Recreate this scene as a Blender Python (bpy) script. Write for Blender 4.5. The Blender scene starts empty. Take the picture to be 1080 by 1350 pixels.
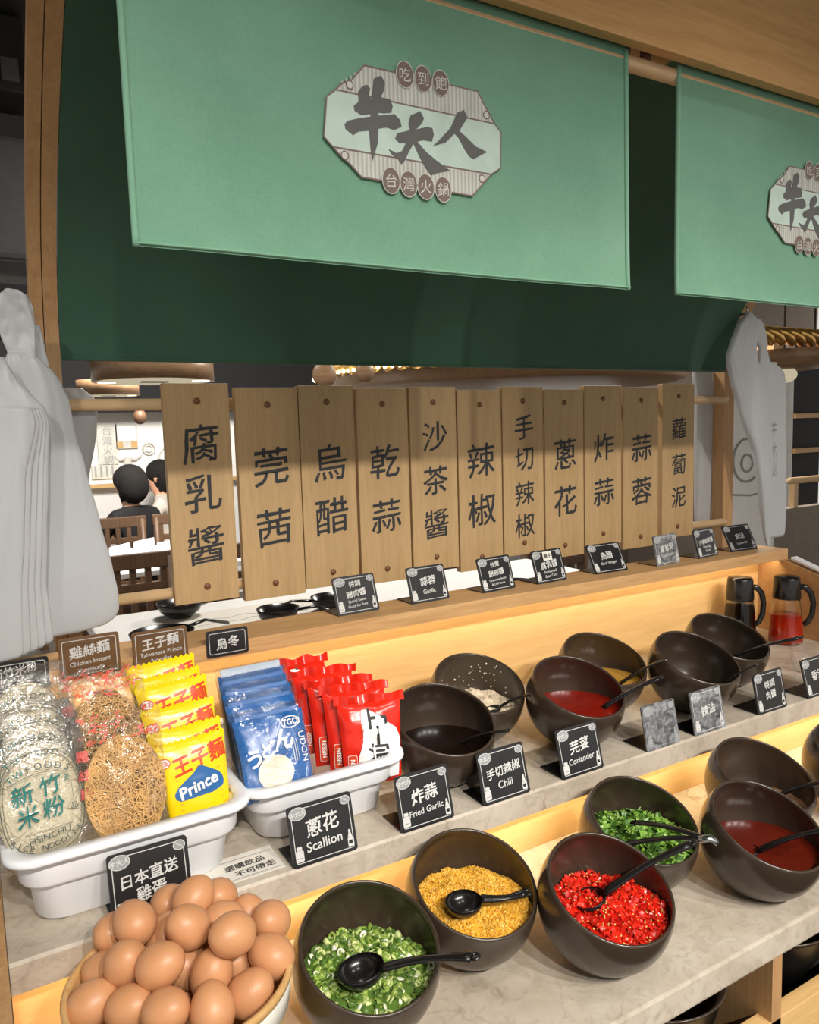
import bpy, bmesh, math, random
from mathutils import Vector, Matrix, Euler, noise
random.seed(7)
C = bpy.context.scene.collection
SC = bpy.context.scene
PI = math.pi

# ---------------------------------------------------------------- camera, world, lights, exposure
cam = bpy.data.objects.new('camera', bpy.data.cameras.new('camera')); C.objects.link(cam)
cam.data.sensor_fit = 'VERTICAL'; cam.data.sensor_height = 36.0; cam.data.lens = 36.0 * 1010 / 1350
cam.data.clip_start = 0.02
r_, u_, b_ = (0.86340043, -0.5036715, -0.02923556), (0.07893947, 0.07763104, 0.99385209), (-0.49830539, -0.86040016, 0.10678624)
cam.matrix_world = Matrix(((r_[0], u_[0], b_[0], 0), (r_[1], u_[1], b_[1], 0), (r_[2], u_[2], b_[2], 1.48), (0, 0, 0, 1)))
SC.camera = cam
SC.view_settings.view_transform = 'Standard'; SC.view_settings.look = 'None'
SC.view_settings.exposure = 0.0; SC.view_settings.gamma = 1.0; SC.view_settings.use_curve_mapping = False
world = bpy.data.worlds.new('world'); SC.world = world; world.use_nodes = True
world.node_tree.nodes['Background'].inputs[0].default_value = (1.0, 0.95, 0.88, 1)
world.node_tree.nodes['Background'].inputs[1].default_value = 0.70

def lamp(name, kind, loc, target, power, col, size=0.2, **kw):
    l = bpy.data.lights.new(name, kind); l.energy = power; l.color = col
    if kind == 'AREA':
        l.shape = 'DISK'; l.size = size
    else:
        l.shadow_soft_size = size
    for k, v in kw.items(): setattr(l, k, v)
    o = bpy.data.objects.new(name, l); C.objects.link(o); o.location = loc
    o.rotation_euler = (Vector(target) - Vector(loc)).to_track_quat('-Z', 'Y').to_euler()
    return o
WARM = (1.0, 0.88, 0.72); NEUT = (1.0, 0.94, 0.86)
# ceiling downlights in front of the stall, plus one added fill spot
for x in (-0.15, 0.45, 1.05, 1.65):
    lamp('ceiling_spot_far', 'SPOT', (x, -1.45, 2.78), (x * 0.85 + 0.08, 0.70, 0.86), 150, NEUT, 0.045, spot_size=0.88, spot_blend=1.0)
lamp('post_fill_spot', 'SPOT', (-0.9, -0.7, 2.6), (0.08, 1.2, 1.62), 60, NEUT, 0.05, spot_size=0.34, spot_blend=0.9)  # added fill to brighten the left post and bags, no known downlight
lamp('ceiling_spot_near', 'SPOT', (0.25, 0.10, 2.78), (0.3, 0.72, 0.9), 15, NEUT, 0.05, spot_size=0.9, spot_blend=0.7)
lamp('ceiling_spot_near', 'SPOT', (1.0, 0.12, 2.78), (0.95, 0.72, 0.9), 16, NEUT, 0.05, spot_size=0.9, spot_blend=0.7)
# dining room behind
lamp('dining_light', 'AREA', (1.0, 4.3, 2.7), (0.9, 5.6, 1.2), 150, NEUT, 0.8)
lamp('dining_light', 'AREA', (0.9, 2.25, 2.75), (0.9, 2.0, 1.0), 26, NEUT, 0.4)  # added lamp that brightens the side table, none seen there
lamp('dining_light', 'AREA', (3.4, 3.2, 2.7), (3.2, 3.6, 1.0), 110, NEUT, 0.8)

# ---------------------------------------------------------------- materials
def lin(c):
    return tuple(((x / 255) / 12.92 if x <= 10 else (((x / 255) + 0.055) / 1.055) ** 2.4) for x in c)
def S(r, g, b): return lin((r, g, b)) + (1,)

class NT:
    def __init__(s, name):
        s.m = bpy.data.materials.new(name); s.m.use_nodes = True
        s.t = s.m.node_tree; s.t.nodes.clear()
        s.out = s.n('ShaderNodeOutputMaterial')
    def n(s, typ, **kw):
        nd = s.t.nodes.new(typ)
        for k, v in kw.items():
            if k.startswith('i_'):
                nd.inputs[k[2:].replace('_', ' ')].default_value = v
            else: setattr(nd, k, v)
        return nd
    def l(s, a, b): s.t.links.new(a, b)
    def coord(s, scale, kind='Object'):
        tc = s.n('ShaderNodeTexCoord'); mp = s.n('ShaderNodeMapping'); mp.inputs['Scale'].default_value = scale
        s.l(tc.outputs[kind], mp.inputs[0]); return mp.outputs[0]
    def noise(s, vec, scale, detail=4, rough=0.55, dist=0.0):
        nd = s.n('ShaderNodeTexNoise'); nd.inputs['Scale'].default_value = scale; nd.inputs['Detail'].default_value = detail
        nd.inputs['Roughness'].default_value = rough; nd.inputs['Distortion'].default_value = dist
        s.l(vec, nd.inputs['Vector']); return nd.outputs['Fac']
    def ramp(s, fac, stops):
        nd = s.n('ShaderNodeValToRGB'); e = nd.color_ramp.elements
        while len(e) < len(stops): e.new(0.5)
        for el, (p, c) in zip(e, stops): el.position = p; el.color = c
        s.l(fac, nd.inputs[0]); return nd.outputs[0]
    def bump(s, h, strength, dist=0.001):
        nd = s.n('ShaderNodeBump'); nd.inputs['Strength'].default_value = strength; nd.inputs['Distance'].default_value = dist
        s.l(h, nd.inputs['Height']); return nd.outputs[0]
    def bsdf(s, rough=0.5, metal=0.0, **kw):
        p = s.n('ShaderNodeBsdfPrincipled'); p.inputs['Roughness'].default_value = rough; p.inputs['Metallic'].default_value = metal
        for k, v in kw.items(): p.inputs[k.replace('_', ' ')].default_value = v
        return p

def mat(name, c, rough=0.5, metal=0.0, var=0.10, vs=25, bump=0.0, bs=300, **kw):
    """noise-varied principled material"""
    s = NT(name); p = s.bsdf(rough, metal, **kw)
    v = s.coord((1, 1, 1)); f = s.noise(v, vs)
    a = tuple(min(1, x * (1 + var)) for x in c[:3]) + (1,); d = tuple(x * (1 - var) for x in c[:3]) + (1,)
    s.l(s.ramp(f, [(0.3, d), (0.7, a)]), p.inputs['Base Color'])
    if bump: s.l(s.bump(s.noise(v, bs, 3), bump), p.inputs['Normal'])
    s.l(p.outputs[0], s.out.inputs[0]); return s.m

def wood(name, c1, c2, axis='X', rough=0.5, fine=1.0):
    s = NT(name); p = s.bsdf(rough)
    st = {'X': (1.2, 16, 16), 'Y': (16, 1.2, 16), 'Z': (16, 16, 1.2)}[axis]
    v = s.coord(st)
    f1 = s.noise(v, 2.2, 6, 0.6, 1.2); f2 = s.noise(v, 14 * fine, 3, 0.6, 0.2)
    mx = s.n('ShaderNodeMath', operation='MULTIPLY_ADD'); s.l(f2, mx.inputs[0]); mx.inputs[1].default_value = 0.45
    m2 = s.n('ShaderNodeMath', operation='MULTIPLY'); s.l(f1, m2.inputs[0]); m2.inputs[1].default_value = 0.6
    s.l(m2.outputs[0], mx.inputs[2])
    s.l(s.ramp(mx.outputs[0], [(0.3, c1), (0.72, c2)]), p.inputs['Base Color'])
    s.l(s.bump(f2, 0.12, 0.0006), p.inputs['Normal'])
    s.l(p.outputs[0], s.out.inputs[0]); return s.m

def marble(name):
    s = NT(name); p = s.bsdf(0.34)
    v = s.coord((1, 1, 1))
    f = s.noise(v, 7, 8, 0.62, 0.9)
    base = s.ramp(f, [(0.30, S(172, 160, 144)), (0.5, S(192, 181, 165)), (0.68, S(205, 196, 182))])
    vo = s.n('ShaderNodeTexVoronoi', feature='DISTANCE_TO_EDGE'); vo.inputs['Scale'].default_value = 9
    nz = s.n('ShaderNodeTexNoise'); nz.inputs['Scale'].default_value = 6; nz.inputs['Detail'].default_value = 5; s.l(v, nz.inputs['Vector'])
    ad = s.n('ShaderNodeMixRGB'); ad.inputs[0].default_value = 0.35; s.l(v, ad.inputs[1]); s.l(nz.outputs['Color'], ad.inputs[2])
    s.l(ad.outputs[0], vo.inputs['Vector'])
    vein = s.ramp(vo.outputs['Distance'], [(0.0, (1, 1, 1, 1)), (0.035, (0, 0, 0, 1))])
    brk = s.ramp(s.noise(v, 11, 3), [(0.5, (0, 0, 0, 1)), (0.66, (0.8, 0.8, 0.8, 1))])
    mm = s.n('ShaderNodeMixRGB', blend_type='MULTIPLY'); mm.inputs[0].default_value = 1; s.l(vein, mm.inputs[1]); s.l(brk, mm.inputs[2])
    mx = s.n('ShaderNodeMixRGB'); s.l(mm.outputs[0], mx.inputs[0]); s.l(base, mx.inputs[1]); mx.inputs[2].default_value = S(150, 134, 116)
    fl = s.ramp(s.noise(v, 42, 6, 0.65, 1.5), [(0.40, S(176, 163, 146)), (0.50, S(255, 255, 255)), (0.60, S(255, 255, 255))])
    m5 = s.n('ShaderNodeMixRGB', blend_type='MULTIPLY'); m5.inputs[0].default_value = 0.22; s.l(mx.outputs[0], m5.inputs[1]); s.l(fl, m5.inputs[2])
    s.l(m5.outputs[0], p.inputs['Base Color']); s.l(p.outputs[0], s.out.inputs[0]); return s.m

def glare_mottle(name):  # lamp glare on black cards, painted into the colour as grey mottle
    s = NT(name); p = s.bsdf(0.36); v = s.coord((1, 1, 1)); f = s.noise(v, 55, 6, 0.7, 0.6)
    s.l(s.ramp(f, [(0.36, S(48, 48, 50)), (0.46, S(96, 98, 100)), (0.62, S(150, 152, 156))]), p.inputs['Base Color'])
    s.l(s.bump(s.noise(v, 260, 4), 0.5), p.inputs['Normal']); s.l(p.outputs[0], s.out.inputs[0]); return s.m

def cloth(name, c1, c2, transl=0.2, weave=900):
    s = NT(name); p = s.bsdf(0.85); p.inputs['Sheen Weight'].default_value = 0.15
    v = s.coord((1, 1, 1)); f = s.noise(v, 5, 5); g = s.noise(s.coord((1, 1, 0.25)), weave * 0.5, 2); h = s.noise(s.coord((0.25, 1, 1)), weave * 0.5, 2)
    ad = s.n('ShaderNodeMath', operation='ADD'); s.l(g, ad.inputs[0]); s.l(h, ad.inputs[1])
    m3 = s.n('ShaderNodeMath', operation='MULTIPLY_ADD'); s.l(ad.outputs[0], m3.inputs[0]); m3.inputs[1].default_value = 0.35
    m4 = s.n('ShaderNodeMath', operation='MULTIPLY'); s.l(f, m4.inputs[0]); m4.inputs[1].default_value = 0.3; s.l(m4.outputs[0], m3.inputs[2]); m3.inputs[1].default_value = 0.16; m4.inputs[1].default_value = 0.68
    col = s.ramp(m3.outputs[0], [(0.3, c1), (0.7, c2)]); s.l(col, p.inputs['Base Color'])
    s.l(s.bump(ad.outputs[0], 0.12, 0.0005), p.inputs['Normal'])
    tr = s.n('ShaderNodeBsdfTranslucent'); s.l(col, tr.inputs[0])
    mx = s.n('ShaderNodeMixShader'); mx.inputs[0].default_value = transl
    s.l(p.outputs[0], mx.inputs[1]); s.l(tr.outputs[0], mx.inputs[2]); s.l(mx.outputs[0], s.out.inputs[0]); return s.m

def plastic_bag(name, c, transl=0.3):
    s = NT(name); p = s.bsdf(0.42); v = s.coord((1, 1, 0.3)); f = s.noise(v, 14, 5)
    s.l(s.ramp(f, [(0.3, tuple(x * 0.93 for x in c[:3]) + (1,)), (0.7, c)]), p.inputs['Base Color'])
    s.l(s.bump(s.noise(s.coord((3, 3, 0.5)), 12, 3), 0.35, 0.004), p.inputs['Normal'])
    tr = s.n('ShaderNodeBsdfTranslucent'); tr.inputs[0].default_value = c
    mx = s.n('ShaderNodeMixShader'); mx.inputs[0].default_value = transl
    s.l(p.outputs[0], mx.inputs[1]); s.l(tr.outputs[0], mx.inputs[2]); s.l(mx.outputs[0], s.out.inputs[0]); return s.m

def film(name, base=0.06, edge=0.5, tint=(1, 1, 1, 1), bscale=45, bstr=0.9):
    """clear crinkled plastic film"""
    s = NT(name); v = s.coord((1, 1, 1))
    g = s.n('ShaderNodeBsdfGlossy'); g.inputs['Roughness'].default_value = 0.12
    s.l(s.bump(s.noise(v, bscale, 4, 0.6, 0.8), bstr, 0.006), g.inputs['Normal'])
    t = s.n('ShaderNodeBsdfTransparent'); t.inputs[0].default_value = tint
    lw = s.n('ShaderNodeLayerWeight'); lw.inputs[0].default_value = 0.35
    ma = s.n('ShaderNodeMath', operation='MULTIPLY_ADD'); s.l(lw.outputs['Facing'], ma.inputs[0]); ma.inputs[1].default_value = edge; ma.inputs[2].default_value = base
    mx = s.n('ShaderNodeMixShader'); s.l(ma.outputs[0], mx.inputs[0]); s.l(t.outputs[0], mx.inputs[1]); s.l(g.outputs[0], mx.inputs[2])
    s.l(mx.outputs[0], s.out.inputs[0]); return s.m

def glass(name, tint):
    s = NT(name); p = s.bsdf(0.03); p.inputs['Base Color'].default_value = tint
    p.inputs['Transmission Weight'].default_value = 1.0; p.inputs['IOR'].default_value = 1.45
    s.l(p.outputs[0], s.out.inputs[0]); return s.m

def emit(name, c, strength):
    s = NT(name); e = s.n('ShaderNodeEmission'); e.inputs[0].default_value = c; e.inputs[1].default_value = strength
    s.l(e.outputs[0], s.out.inputs[0]); return s.m

M = dict(
    marble=marble('marble'),
    oakX=wood('oak_along_counter', S(176, 132, 84), S(214, 172, 120), 'X'),
    oakZ=wood('oak_upright', S(165, 124, 82), S(196, 156, 110), 'Z'),
    plank=wood('sign_plank_wood', S(164, 133, 90), S(192, 160, 114), 'Z', 0.55, 1.3),
    panel=wood('pale_panel_wood', S(204, 164, 106), S(224, 186, 128), 'X', 0.5),
    soffit=wood('soffit_wood', S(190, 142, 86), S(218, 170, 112), 'X', 0.5),
    rod=wood('rod_wood', S(205, 170, 125), S(228, 196, 152), 'X', 0.5),
    darkwood=wood('dark_chair_wood', S(74, 52, 36), S(112, 84, 60), 'Z', 0.5),
    peg=mat('peg_wood', S(112, 72, 40), 0.5),
    ink=mat('black_ink', S(38, 40, 44), 0.6),
    noren=cloth('green_noren_cloth', S(112, 164, 137), S(142, 192, 164), 0.2),
    hem=cloth('green_hem_cloth', S(122, 176, 147), S(152, 200, 172), 0.15),
    backcloth=cloth('dark_green_lining_cloth', S(46, 80, 62), S(58, 96, 76), 0.05),
    emb_white=mat('emblem_white', S(196, 216, 205), 0.75), emb_grey=mat('emblem_stripe_grey', S(178, 180, 172), 0.75),
    emb_lt=mat('emblem_stripe_light', S(208, 208, 200), 0.75),
    emb_dark=mat('emblem_dark_grey', S(98, 98, 96), 0.75), emb_brown=mat('emblem_brown', S(122, 106, 98), 0.75), emb_line=mat('emblem_line', S(128, 110, 102), 0.75),
    bowl=mat('dark_brown_melamine', S(60, 49, 40), 0.24, var=0.06, vs=12, Coat_Weight=0.25, Coat_Roughness=0.2),
    blackp=mat('black_plastic', S(26, 25, 25), 0.22, var=0.05),
    steel=mat('steel', S(190, 195, 200), 0.25, 1.0),
    card=mat('card_black', S(34, 34, 36), 0.32, var=0.25, vs=40, bump=0.15, bs=500),
    cardgrey=glare_mottle('card_glare_grey'),
    cardwood=wood('card_brown_wood', S(86, 60, 36), S(120, 88, 54), 'X', 0.4),
    foot=mat('card_foot_black', S(22, 22, 24), 0.2),
    print=mat('card_print', S(206, 206, 204), 0.6), printg=mat('card_print_grey', S(150, 152, 154), 0.6),
    tray=mat('white_melamine', S(238, 240, 244), 0.25, var=0.02),
    egg=mat('brown_eggshell', S(205, 148, 104), 0.42, var=0.07, vs=30, bump=0.08, bs=900, Subsurface_Weight=0.08),
    bucketw=mat('bucket_paint', S(226, 224, 214), 0.4), buckety=mat('bucket_yellow', S(224, 192, 84), 0.4), bucketrim=wood('bucket_rim_wood', S(196, 150, 92), S(222, 182, 124), 'X'),
    soy=mat('soy_sauce', S(22, 12, 8), 0.04, var=0.1), redsauce=mat('red_sauce', S(130, 26, 14), 0.06, var=0.15, vs=60),
    yelsauce=mat('yellow_sauce', S(196, 146, 62), 0.1, var=0.1), darkred=mat('dark_red_sauce', S(92, 26, 14), 0.05, var=0.1), brownres=mat('brown_residue', S(150, 112, 80), 0.3, var=0.4, vs=60, bump=0.5),
    darkres=mat('dark_residue', S(40, 30, 24), 0.2, var=0.3),
    garlicw=mat('white_garlic', S(222, 205, 178), 0.5, var=0.2, vs=120),
    sg1=mat('scallion_green', S(140, 166, 72), 0.4, var=0.3), sg2=mat('scallion_dark_green', S(86, 118, 46), 0.4, var=0.3), sg3=mat('scallion_pale', S(200, 212, 140), 0.4), sg4=mat('scallion_white', S(236, 240, 218), 0.4),
    ch1=mat('chili_red', S(224, 44, 26), 0.25, var=0.3), ch2=mat('chili_dark', S(184, 26, 16), 0.25, var=0.3), ch3=mat('chili_seed', S(236, 190, 110), 0.4),
    fg1=mat('fried_garlic_gold', S(228, 174, 56), 0.5, var=0.2), fg2=mat('fried_garlic_pale', S(238, 196, 96), 0.5), fg3=mat('fried_garlic_brown', S(204, 140, 40), 0.5),
    co1=mat('coriander_leaf', S(122, 162, 62), 0.42, var=0.35, vs=60), co2=mat('coriander_dark', S(74, 114, 42), 0.42, var=0.3), co3=mat('coriander_stem', S(176, 208, 140), 0.4),
    bag=plastic_bag('white_plastic', S(214, 216, 219), 0.3), bagshade=plastic_bag('white_plastic_shaded', S(196, 196, 198), 0.3),  # darker copy of the bag plastic has shade painted in for rear bags
    film=film('clear_film'), filmred=film('clear_film_reddish', 0.16, 0.4, (1.0, 0.80, 0.72, 1)), filmbag=film('clear_bag_film', 0.10, 0.5),
    yellow=mat('yellow_wrapper', S(246, 212, 18), 0.25, var=0.05, bump=0.4, bs=70), yred=mat('wrapper_red_print', S(214, 66, 26), 0.4), yblue=mat('wrapper_blue_print', S(36, 98, 160), 0.35), yorange=mat('wrapper_orange_line', S(236, 170, 60), 0.4), ywhite=mat('wrapper_white_print', S(246, 246, 242), 0.35),
    blue=mat('blue_wrapper', S(30, 98, 168), 0.28, var=0.1, bump=0.4, bs=70), silver=mat('silver_edge', S(200, 212, 226), 0.2, 0.3, bump=0.5, bs=80),
    red=mat('red_wrapper', S(218, 40, 22), 0.22, var=0.12, bump=0.5, bs=60),
    udonn=mat('udon_noodle', S(232, 224, 208), 0.5),
    noodle=mat('chicken_noodle', S(214, 172, 112), 0.5, var=0.2, vs=60), ricen=mat('rice_noodle', S(226, 214, 186), 0.5, var=0.1), ricep=mat('rice_noodle_pad', S(216, 206, 178), 0.6, var=0.14, vs=160, bump=0.8, bs=420),
    teal=mat('teal_print', S(24, 118, 112), 0.5), dkprint=mat('dark_print', S(70, 84, 82), 0.5), redprint=mat('red_print', S(222, 84, 60), 0.5), pinkprint=mat('pink_print', S(226, 110, 104), 0.5),
    btlglass=glass('bottle_glass', (0.96, 0.97, 0.95, 1)), chilioil=mat('chili_oil', S(206, 44, 12), 0.15, var=0.3, vs=20),
    paper=mat('paper', S(226, 222, 212), 0.7, var=0.03), 
    led=emit('led_warm', (1.0, 0.81, 0.52, 1), 20.0), led2=emit('led_warm_low', (1.0, 0.79, 0.48, 1), 34.0),
    wallw=mat('mural_wall', S(236, 236, 234), 0.7, var=0.03), dark=mat('dark_ceiling', S(10, 10, 12), 0.8), darker=mat('black_duct', S(24, 24, 27), 0.7), grey=mat('grey_duct', S(78, 79, 83), 0.7),
    floor=mat('floor_dark', S(86, 76, 66), 0.5), grey_panel=mat('taupe_panel', S(140, 126, 112), 0.6), gold=mat('gold_rope', S(224, 178, 100), 0.28, 0.8), lampcream=emit('lamp_cream', S(236, 222, 190), 0.62),
    bulb=emit('bulb_glow', (1.0, 0.86, 0.62, 1), 2.5), goldglow=emit('gold_bulb', (1.0, 0.80, 0.50, 1), 3.0),
    slatwood=wood('pendant_slat_wood', S(120, 92, 66), S(164, 132, 100), 'X', 0.4),
    hair=mat('black_hair', S(20, 17, 16), 0.9), blackc=mat('black_clothes', S(20, 20, 22), 0.8), whitec=mat('white_clothes', S(214, 206, 196), 0.8), skin=mat('skin', S(214, 164, 134), 0.5), trous=mat('dark_trousers', S(40, 40, 46), 0.8),
    muralgrey=mat('mural_line_grey', S(160, 160, 158), 0.7), muraltan=mat('mural_tan', S(198, 164, 110), 0.7), mulight=mat('mural_light_grey', S(204, 202, 196), 0.7),
    cabin=mat('cabinet_dark_inside', S(40, 34, 30), 0.6),
)

# ---------------------------------------------------------------- mesh builder
class MB:
    def __init__(s): s.v = []; s.f = []; s.m = []; s.sm = []
    def add(s, vs, fs, m=0, smooth=True, T=None):
        o = len(s.v)
        if T is not None: vs = [T @ Vector(p) for p in vs]
        s.v += [tuple(p) for p in vs]
        s.f += [tuple(i + o for i in f) for f in fs]; s.m += [m] * len(fs); s.sm += [smooth] * len(fs); return s
    def bm(s, b, m=0, smooth=True, T=None):
        b.verts.index_update(); s.add([v.co.copy() for v in b.verts], [[v.index for v in f.verts] for f in b.faces], m, smooth, T); b.free(); return s
    def box(s, x0, x1, y0, y1, z0, z1, m=0, bev=0.0, T=None, seg=2):
        b = bmesh.new(); bmesh.ops.create_cube(b, size=1.0)
        for v in b.verts: v.co = Vector(((x0 + x1) / 2 + v.co.x * (x1 - x0), (y0 + y1) / 2 + v.co.y * (y1 - y0), (z0 + z1) / 2 + v.co.z * (z1 - z0)))
        if bev: bmesh.ops.bevel(b, geom=b.edges[:], offset=bev, segments=seg, affect='EDGES', profile=0.6)
        return s.bm(b, m, False, T)
    def lathe(s, prof, n=32, m=0, T=None, smooth=True):
        vs = []; fs = []
        for r, z in prof:
            for k in range(n):
                a = 2 * PI * k / n; vs.append((r * math.cos(a), r * math.sin(a), z))
        for i in range(len(prof) - 1):
            for k in range(n):
                k2 = (k + 1) % n; fs.append((i * n + k, i * n + k2, (i + 1) * n + k2, (i + 1) * n + k))
        if prof[0][0] > 1e-6 and False: pass
        return s.add(vs, fs, m, smooth, T)
    def disc(s, r, z, n=32, m=0, T=None, up=True):
        vs = [(r * math.cos(2 * PI * k / n), r * math.sin(2 * PI * k / n), z) for k in range(n)]
        return s.add(vs, [tuple(range(n)) if up else tuple(reversed(range(n)))], m, False, T)
    def tube(s, pts, r, n=8, m=0, T=None, cap=True, flat=1.0):
        pts = [Vector(p) for p in pts]; k = len(pts); rs = r if isinstance(r, (list, tuple)) else [r] * k
        vs = []; fs = []; up = None
        for i, p in enumerate(pts):
            d = (pts[min(i + 1, k - 1)] - pts[max(i - 1, 0)]).normalized()
            if up is None:
                up = d.orthogonal().normalized() if abs(d.z) > 0.95 else (Vector((0, 0, 1)) - d * d.z).normalized()
            else: up = (up - d * up.dot(d)).normalized()
            sd = d.cross(up)
            for j in range(n):
                a = 2 * PI * j / n; vs.append(p + (sd * math.cos(a) + up * math.sin(a) * flat) * rs[i])
        for i in range(k - 1):
            for j in range(n):
                j2 = (j + 1) % n; fs.append((i * n + j, i * n + j2, (i + 1) * n + j2, (i + 1) * n + j))
        if cap: fs.append(tuple(reversed(range(n)))); fs.append(tuple((k - 1) * n + j for j in range(n)))
        return s.add(vs, fs, m, True, T)
    def ell(s, c, rx, ry, rz, m=0, T=None, u=20, w=12, egg=0.0):
        b = bmesh.new(); bmesh.ops.create_uvsphere(b, u_segments=u, v_segments=w, radius=1)
        for v in b.verts:
            t = 1 - egg * v.co.z
            v.co = Vector((c[0] + v.co.x * rx * t, c[1] + v.co.y * ry * t, c[2] + v.co.z * rz))
        return s.bm(b, m, True, T)
    def poly(s, pts, y=0.0, m=0, T=None):
        """flat polygon in the local XZ plane, facing -Y"""
        a = sum(pts[i][0] * pts[(i + 1) % len(pts)][1] - pts[(i + 1) % len(pts)][0] * pts[i][1] for i in range(len(pts)))
        if a < 0: pts = list(reversed(pts))
        return s.add([(x, y, z) for x, z in pts], [tuple(range(len(pts)))], m, False, T)
    def outline(s, pts, w, y=0.0, m=0, T=None, closed=True):
        n = len(pts); rng = range(n if closed else n - 1)
        for i in rng:
            a = Vector(pts[i]); b = Vector(pts[(i + 1) % n]); d = b - a
            if d.length < 1e-7: continue
            d.normalize(); nr = Vector((-d.y, d.x)) * w / 2; e = d * w / 2
            s.poly([tuple(a - e - nr), tuple(b + e - nr), tuple(b + e + nr), tuple(a - e + nr)], y + random.uniform(-1, 1) * 2e-6, m, T)
        return s
    def oval(s, cx, cz, rx, rz, y=0.0, m=0, T=None, n=24):
        return s.poly([(cx + rx * math.cos(2 * PI * k / n), cz + rz * math.sin(2 * PI * k / n)) for k in range(n)], y, m, T)
    def ring(s, cx, cz, rx, rz, w, y=0.0, m=0, T=None, n=24):
        return s.outline([(cx + rx * math.cos(2 * PI * k / n), cz + rz * math.sin(2 * PI * k / n)) for k in range(n)], w, y, m, T)
    def prism(s, pts, x0, x1, m=0, T=None):
        """polygon in YZ extruded along X"""
        n = len(pts); vs = [(x0, y, z) for y, z in pts] + [(x1, y, z) for y, z in pts]
        fs = [tuple(reversed(range(n))), tuple(range(n, 2 * n))] + [(i, (i + 1) % n, n + (i + 1) % n, n + i) for i in range(n)]
        a = sum(pts[i][0] * pts[(i + 1) % n][1] - pts[(i + 1) % n][0] * pts[i][1] for i in range(n))
        if a < 0: fs = [tuple(reversed(f)) for f in fs]
        return s.add(vs, fs, m, False, T)
    def text(s, body, size, x=0, z=0, y=0.0, m=0, T=None, bold=0.0, shear=0.0, jit=0.0, rot=0.0, wide=1.0, maxw=None, fn=None):
        if bold:
            for k_ in range(5):
                a_ = 2 * PI * k_ / 5; q_ = bold * size * 0.9
                s.text(body, size, x + q_ * math.cos(a_), z + q_ * math.sin(a_), y - 3e-5 * k_, m, T, 0.0, shear, jit, rot, wide, maxw, fn)
            return s
        vs, fs, w, h = glyphs(body, bold)
        k = size
        kx = k * wide
        if maxw and w * kx > maxw: kx = maxw / w
        ca, sa = math.cos(rot), math.sin(rot); out = []
        for i, (px, pz) in enumerate(vs):
            jx = noise.noise(Vector((px * 9, pz * 9, 1.7))) * jit; jz = noise.noise(Vector((px * 9, pz * 9, 5.1))) * jit
            ax = (px + jx) * kx; az = (pz + jz + shear * px) * k
            gx, gz = x + ax * ca - az * sa, z + ax * sa + az * ca
            out.append((gx, fn(gx, gz) + y if fn else y, gz))
        return s.add(out, fs, m, False, T)
    def build(s, name, mats, parent=None, loc=None, rot=None, matrix=None):
        me = bpy.data.meshes.new(name); me.from_pydata(s.v, [], s.f)
        me.polygons.foreach_set('material_index', s.m); me.polygons.foreach_set('use_smooth', s.sm)
        for x in (mats if isinstance(mats, (list, tuple)) else [mats]): me.materials.append(M[x] if isinstance(x, str) else x)
        me.update()
        o = bpy.data.objects.new(name, me); C.objects.link(o)
        if parent: o.parent = parent
        if loc: o.location = loc
        if rot: o.rotation_euler = rot
        return o

_G = {}
def glyphs(body, bold=0.0):
    key = (body, bold)
    if key in _G: return _G[key]
    cu = bpy.data.curves.new('glyphs', 'FONT'); cu.body = body; cu.size = 1.0; cu.resolution_u = 3; cu.fill_mode = 'FRONT'; cu.offset = bold
    cu.align_x = 'CENTER'; cu.space_line = 1.0
    o = bpy.data.objects.new('glyphs', cu); C.objects.link(o)
    dg = bpy.context.evaluated_depsgraph_get(); me = bpy.data.meshes.new_from_object(o.evaluated_get(dg))
    v2 = [(v.co.x, v.co.y) for v in me.vertices]; fs = [tuple(p.vertices) for p in me.polygons]
    if fs and me.polygons[0].normal.z < 0: fs = [tuple(reversed(f)) for f in fs]
    x0 = min(a for a, _ in v2); x1 = max(a for a, _ in v2); z0 = min(b for _, b in v2); z1 = max(b for _, b in v2)
    v2 = [(a - (x0 + x1) / 2, b - (z0 + z1) / 2) for a, b in v2]
    bpy.data.objects.remove(o); bpy.data.curves.remove(cu); bpy.data.meshes.remove(me)
    _G[key] = (v2, fs, x1 - x0, z1 - z0); return _G[key]

def tag(o, label, cat, group=None, kind=None):
    o['label'] = label; o['category'] = cat
    if group: o['group'] = group
    if kind: o['kind'] = kind
    return o
def thing(name, label, cat, loc=(0, 0, 0), rot=(0, 0, 0), group=None, kind=None):
    o = bpy.data.objects.new(name, None); C.objects.link(o); o.location = loc; o.rotation_euler = rot; o.empty_display_size = 0.05
    return tag(o, label, cat, group, kind)
def struct(name, mb, m, label=None, cat=None):
    o = mb.build(name, m); o['kind'] = 'structure'; o['label'] = label or name.replace('_', ' '); o['category'] = cat or name.split('_')[0]; return o
def copy_tree(o, parent=None):
    c = o.copy(); C.objects.link(c)
    if parent: c.parent = parent
    for ch in list(o.children): copy_tree(ch, c)
    return c

# ================================================================ SETTING
struct('floor', MB().box(-4, 8, -3, 7.2, -0.05, 0), 'floor', 'dark dining room floor', 'floor')
struct('ceiling', MB().box(-4, 8, -3, 7.2, 2.85, 2.95), 'dark', 'dark ceiling of the dining room', 'ceiling')
bw = MB().box(-4, 5.2, 7.0, 7.1, 0, 2.85); struct('wall_back', bw, 'wallw', 'pale back wall of the dining room', 'wall')
struct('wall_right', MB().box(5.2, 8, 5.0, 5.1, 0, 2.85), 'grey_panel', 'taupe wall on the far right', 'wall')
# dark bulkhead above the mural
struct('trim_1', MB().box(-4, 5.2, 6.7, 6.99, 1.70, 2.84), 'dark', 'dark bulkhead above the pale wall', 'trim')

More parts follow.
